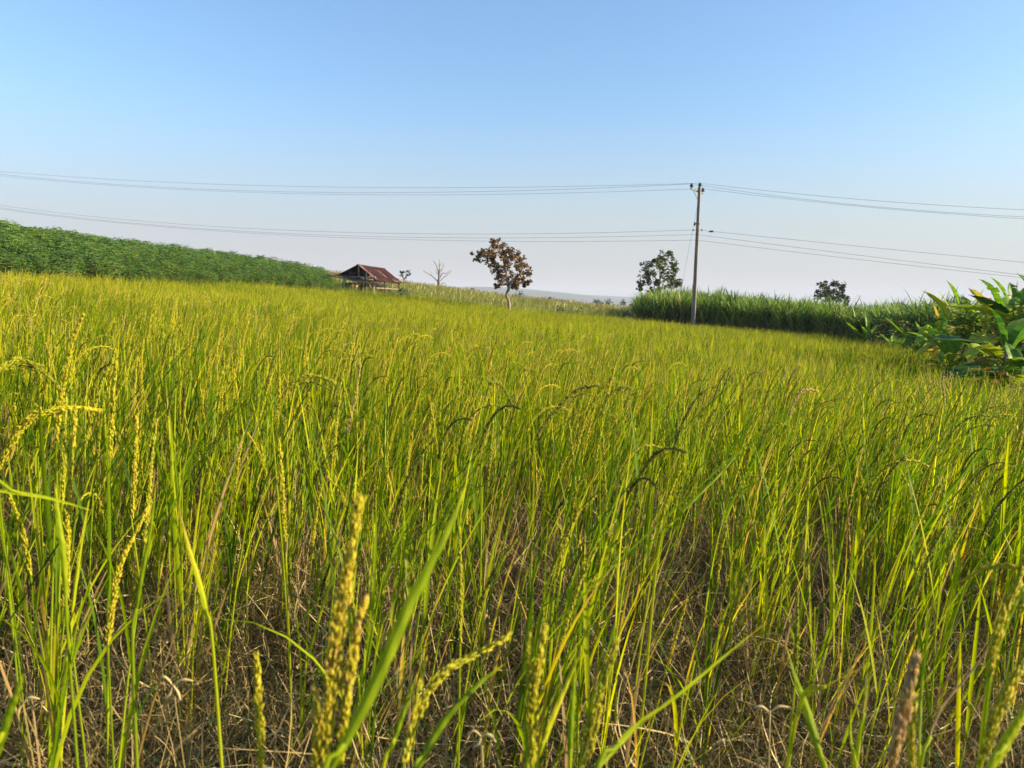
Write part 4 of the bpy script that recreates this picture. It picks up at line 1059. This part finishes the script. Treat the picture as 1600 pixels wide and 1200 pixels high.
blade('tall upright pointed blade right of bottom centre', [(901, 998, .85), (898, 1060, .85), (893, 1130, .84), (890, 1215, .83)], 14, .40)
blade('yellowing blade tilting right beside the tall pointed blade', [(912, 1010, .8), (890, 1060, .8), (865, 1120, .78), (840, 1190, .76)], 12, .66)
stalk('slim yellow panicle tilting right of bottom centre', [(962, 1008, .75), (948, 1050, .75), (930, 1105, .75), (915, 1160, .75), (908, 1215, .74)], 13, .5, 1.0, 4, extra=([(938, 1110, .75), (928, 1150, .75), (920, 1190, .75)],))
blade('long light green blade sweeping up to the right at lower centre', [(1203, 968, .72), (1140, 1020, .7), (1060, 1088, .67), (990, 1140, .65), (935, 1200, .62)], 15, .48)
blade('green blade bending left at the lower right', [(1228, 1008, .9), (1245, 1060, .88), (1262, 1110, .85), (1292, 1215, .8)], 22, .36)
blade('orange and green blade pointing right at the lower right', [(1375, 1032, .85), (1330, 1052, .84), (1285, 1075, .84), (1256, 1090, .85)], 8, (.5, .85))
blade('short orange pointed blade at the lower right', [(1356, 1045, .95), (1354, 1090, .95), (1343, 1150, .95)], 9, .86)
blade('slender upright blade in front of the orange blade', [(1330, 1105, .85), (1331, 1150, .85), (1338, 1215, .84)], 11, .42)
stalk('thick straw coloured dry panicle at the lower right', [(1430, 1033, .62), (1420, 1080, .62), (1407, 1130, .62), (1392, 1205, .62)], 20, .98, 1.7, 5, culm_tint=.95)
stalk('yellow panicle right of the straw coloured one', [(1428, 1095, .7), (1425, 1130, .7), (1424, 1210, .7)], 13, .6, 1.2, 6)
stalk('long drooping yellow panicle at the right edge', [(1602, 855, .75), (1592, 905, .75), (1572, 950, .75), (1556, 1000, .75), (1546, 1060, .75)], 15, .62, 1.2, 7, extra=([(1510, 905, .78), (1540, 888, .77), (1575, 885, .76), (1598, 890, .75)],))
stalk('thick yellow green panicle at the bottom right corner', [(1612, 1000, .68), (1590, 1050, .68), (1560, 1110, .68), (1530, 1200, .68)], 18, .5, 1.3, 8, extra=([(1612, 1080, .68), (1590, 1130, .68), (1555, 1200, .68)],))
blade('bright blade slanting at the bottom right corner', [(1608, 900, .8), (1580, 960, .8), (1552, 1030, .8), (1540, 1100, .8)], 16, .46)
blade('light upright blade rising at lower right', [(1449, 930, 1.05), (1448, 1000, 1.05), (1440, 1080, 1.05), (1436, 1200, 1.0)], 8, .44)
blade('wide green blade leaning at the far right bottom', [(1615, 1090, .65), (1585, 1140, .65), (1545, 1210, .64)], 26, .40)
blade('curving dry brown stem at the lower right', [(1565, 955, .85), (1545, 1010, .85), (1510, 1060, .85), (1470, 1110, .84), (1440, 1190, .82)], 6, .97)
stalk('short bright yellow panicle near the bottom left', [(401, 1030, .75), (403, 1080, .75), (405, 1140, .75), (408, 1215, .75)], 13, .62, 1.2, 9)
blade('blunt green blade at the lower left corner', [(38, 1050, .6), (25, 1085, .6), (8, 1130, .6), (-10, 1200, .6)], 20, .45)
blade('upright broad light blade at the left', [(86, 750, 1.1), (92, 810, 1.1), (99, 870, 1.1), (104, 960, 1.1)], 13, .48)
blade('green blade lying nearly level at the left edge', [(150, 800, .9), (90, 782, .88), (40, 772, .86), (-15, 765, .84)], 9, .40, face=U_)
stalk('long straight yellow panicle at the left', [(118, 640, 1.15), (112, 720, 1.15), (106, 800, 1.15), (105, 880, 1.15), (104, 940, 1.15)], 9, .6, 1.1, 10)
stalk('arched yellow panicle bending right at the upper left', [(152, 641, 1.25), (115, 637, 1.22), (70, 645, 1.2), (30, 675, 1.2), (-5, 740, 1.2)], 9, .5, 1.1, 11, extra=([(60, 640, 1.2), (30, 665, 1.2), (0, 715, 1.2)],))
stalk('nodding greenish panicle at the left edge above the arched one', [(98, 618, 1.4), (80, 592, 1.38), (45, 572, 1.35), (5, 575, 1.32), (-30, 610, 1.3)], 10, .35, 1.1, 12, extra=([(60, 570, 1.35), (25, 562, 1.33), (-10, 580, 1.3)],))
stalk('yellow panicle hanging before the dark straw at left', [(228, 800, 1.05), (205, 845, 1.05), (185, 890, 1.05), (175, 950, 1.05), (168, 1010, 1.05)], 10, .5, 1.1, 14)
stalk('slim upright yellow panicle left of centre', [(214, 650, 1.5), (212, 700, 1.5), (210, 750, 1.5), (206, 815, 1.5)], 8, .62, 1.0, 15)
blade('yellow brown pointed blade at the left centre', [(277, 785, 1.0), (295, 855, 1.0), (312, 910, 1.0), (330, 985, 1.0)], 12, (.5, .84))
blade('steep bright blade left of the yellow brown blade', [(245, 745, 1.0), (235, 830, 1.0), (220, 905, 1.0), (208, 985, 1.0)], 10, .46)
stalk('tall thin yellow panicle at the centre left', [(436, 690, 1.4), (440, 740, 1.4), (442, 790, 1.4), (446, 850, 1.4)], 8, .6, 1.0, 16)
stalk('greenish panicle standing straight left of centre', [(718, 830, 1.2), (719, 880, 1.2), (720, 930, 1.2), (719, 1010, 1.2)], 7, .5, 1.0, 17)
stalk('single upright green panicle in the bare straw at right', [(1245, 925, 1.2), (1246, 970, 1.2), (1245, 1020, 1.2), (1243, 1060, 1.2)], 6, .4, 1.0, 18)
stalk('dark nodding panicle above the centre', [(800, 632, 1.75), (790, 610, 1.74), (778, 598, 1.72), (765, 604, 1.7), (752, 640, 1.7)], 7, .2, 1.0, 19)  # low tints on these dark panicles paint a backlit silhouette into the grain colour
stalk('dark panicle bending right left of centre', [(520, 596, 1.6), (495, 588, 1.6), (468, 592, 1.6), (445, 615, 1.6), (425, 660, 1.6)], 8, .25, 1.0, 20, extra=([(510, 606, 1.6), (485, 596, 1.6), (460, 606, 1.6)],))
stalk('dark heavy panicle leaning right at the centre', [(932, 602, 1.5), (905, 608, 1.5), (880, 630, 1.5), (858, 655, 1.5), (835, 690, 1.5)], 9, .25, 1.0, 21)
stalk('pair of dark nodding panicles right of centre', [(985, 607, 1.6), (970, 606, 1.6), (952, 620, 1.6), (938, 650, 1.6)], 8, .22, 1.0, 22)
stalk('pale straw panicle nodding right of the centre', [(1276, 611, 2.4), (1262, 609, 2.4), (1246, 618, 2.4), (1232, 650, 2.4)], 6, .9, 1.0, 23)
stalk('pale dry panicle standing up left of centre', [(562, 570, 2.0), (557, 610, 2.0), (548, 650, 2.0), (543, 680, 2.0)], 8, .98, 1.0, 24)
blade('long dark blade slanting up to the right at the centre right', [(1178, 678, 1.5), (1130, 735, 1.45), (1080, 785, 1.4), (1035, 835, 1.4)], 8, .3)
blade('dark vertical blade at the centre right', [(968, 705, 1.6), (964, 780, 1.6), (962, 850, 1.6), (964, 900, 1.6)], 9, .22)

# finger grass seed heads in the straw
def seedhead(label, px, py, dist, arms):
    c = ray(px, py, dist); foot = Vector((c.x + .02, c.y + .05, g1(c.x, c.y)))
    e = empty('seed_head', foot); tag(e, label, 'seed head', 'dry finger grass seed heads')
    mb = MB(); tube(mb, bez([foot, (foot + c) / 2 + Vector((.01, 0, 0)), c], 8), .0009, 4, .7); mb.build('stem', M_straw, e)
    for pts in arms:
        ch = bez([c] + [ray(*p) for p in pts], 8); mb = MB(); tube(mb, ch, [.0007, .0010, .0013, .0016, .0018, .0018, .0015, .0011, .0005], 6, .95); mb.build('spike', M_straw, e)
seedhead('dry two armed seed head in the dark straw at lower right', 1203, 1113, .95, ([(1190, 1104, .95), (1177, 1106, .95)], [(1216, 1104, .95), (1233, 1105, .95)]))
seedhead('dry star shaped seed head in the straw at lower left', 270, 1070, 1.0, ([(258, 1058, 1.0), (250, 1060, 1.0)], [(285, 1062, 1.0), (302, 1064, 1.0)], [(265, 1085, 1.0), (252, 1092, 1.0)], [(278, 1082, 1.0), (282, 1095, 1.0)]))
seedhead('curled dry seed head at the far lower left', 36, 1100, .9, ([(45, 1090, .9), (62, 1092, .9)], [(30, 1108, .9), (28, 1120, .9)]))
seedhead('curled dry seed head right of bottom centre', 752, 1150, .95, ([(740, 1142, .95), (728, 1150, .95)], [(765, 1148, .95), (775, 1160, .95)], [(748, 1162, .95), (738, 1168, .95)]))

# ------------------------------------------------------------------ haze
HAZE = True
if HAZE:
    zb, zt = -40.0, 150.0
    mb = MB(); box(mb, Vector((0, 3200, (zb + zt) / 2)), Vector((5800, 0, 0)), Vector((0, 3700, 0)), Vector((0, 0, (zt - zb) / 2)))
    m, nt, out = newmat('thin_haze'); v = nt.nodes.new('ShaderNodeVolumePrincipled')
    v.inputs['Color'].default_value = (.68, .76, .93, 1); v.inputs['Density'].default_value = .00016; v.inputs['Anisotropy'].default_value = 0.0
    nt.links.new(v.outputs[0], out.inputs['Volume'])
    o = mb.build('haze', m, smooth=False); tag(o, kind='stuff')
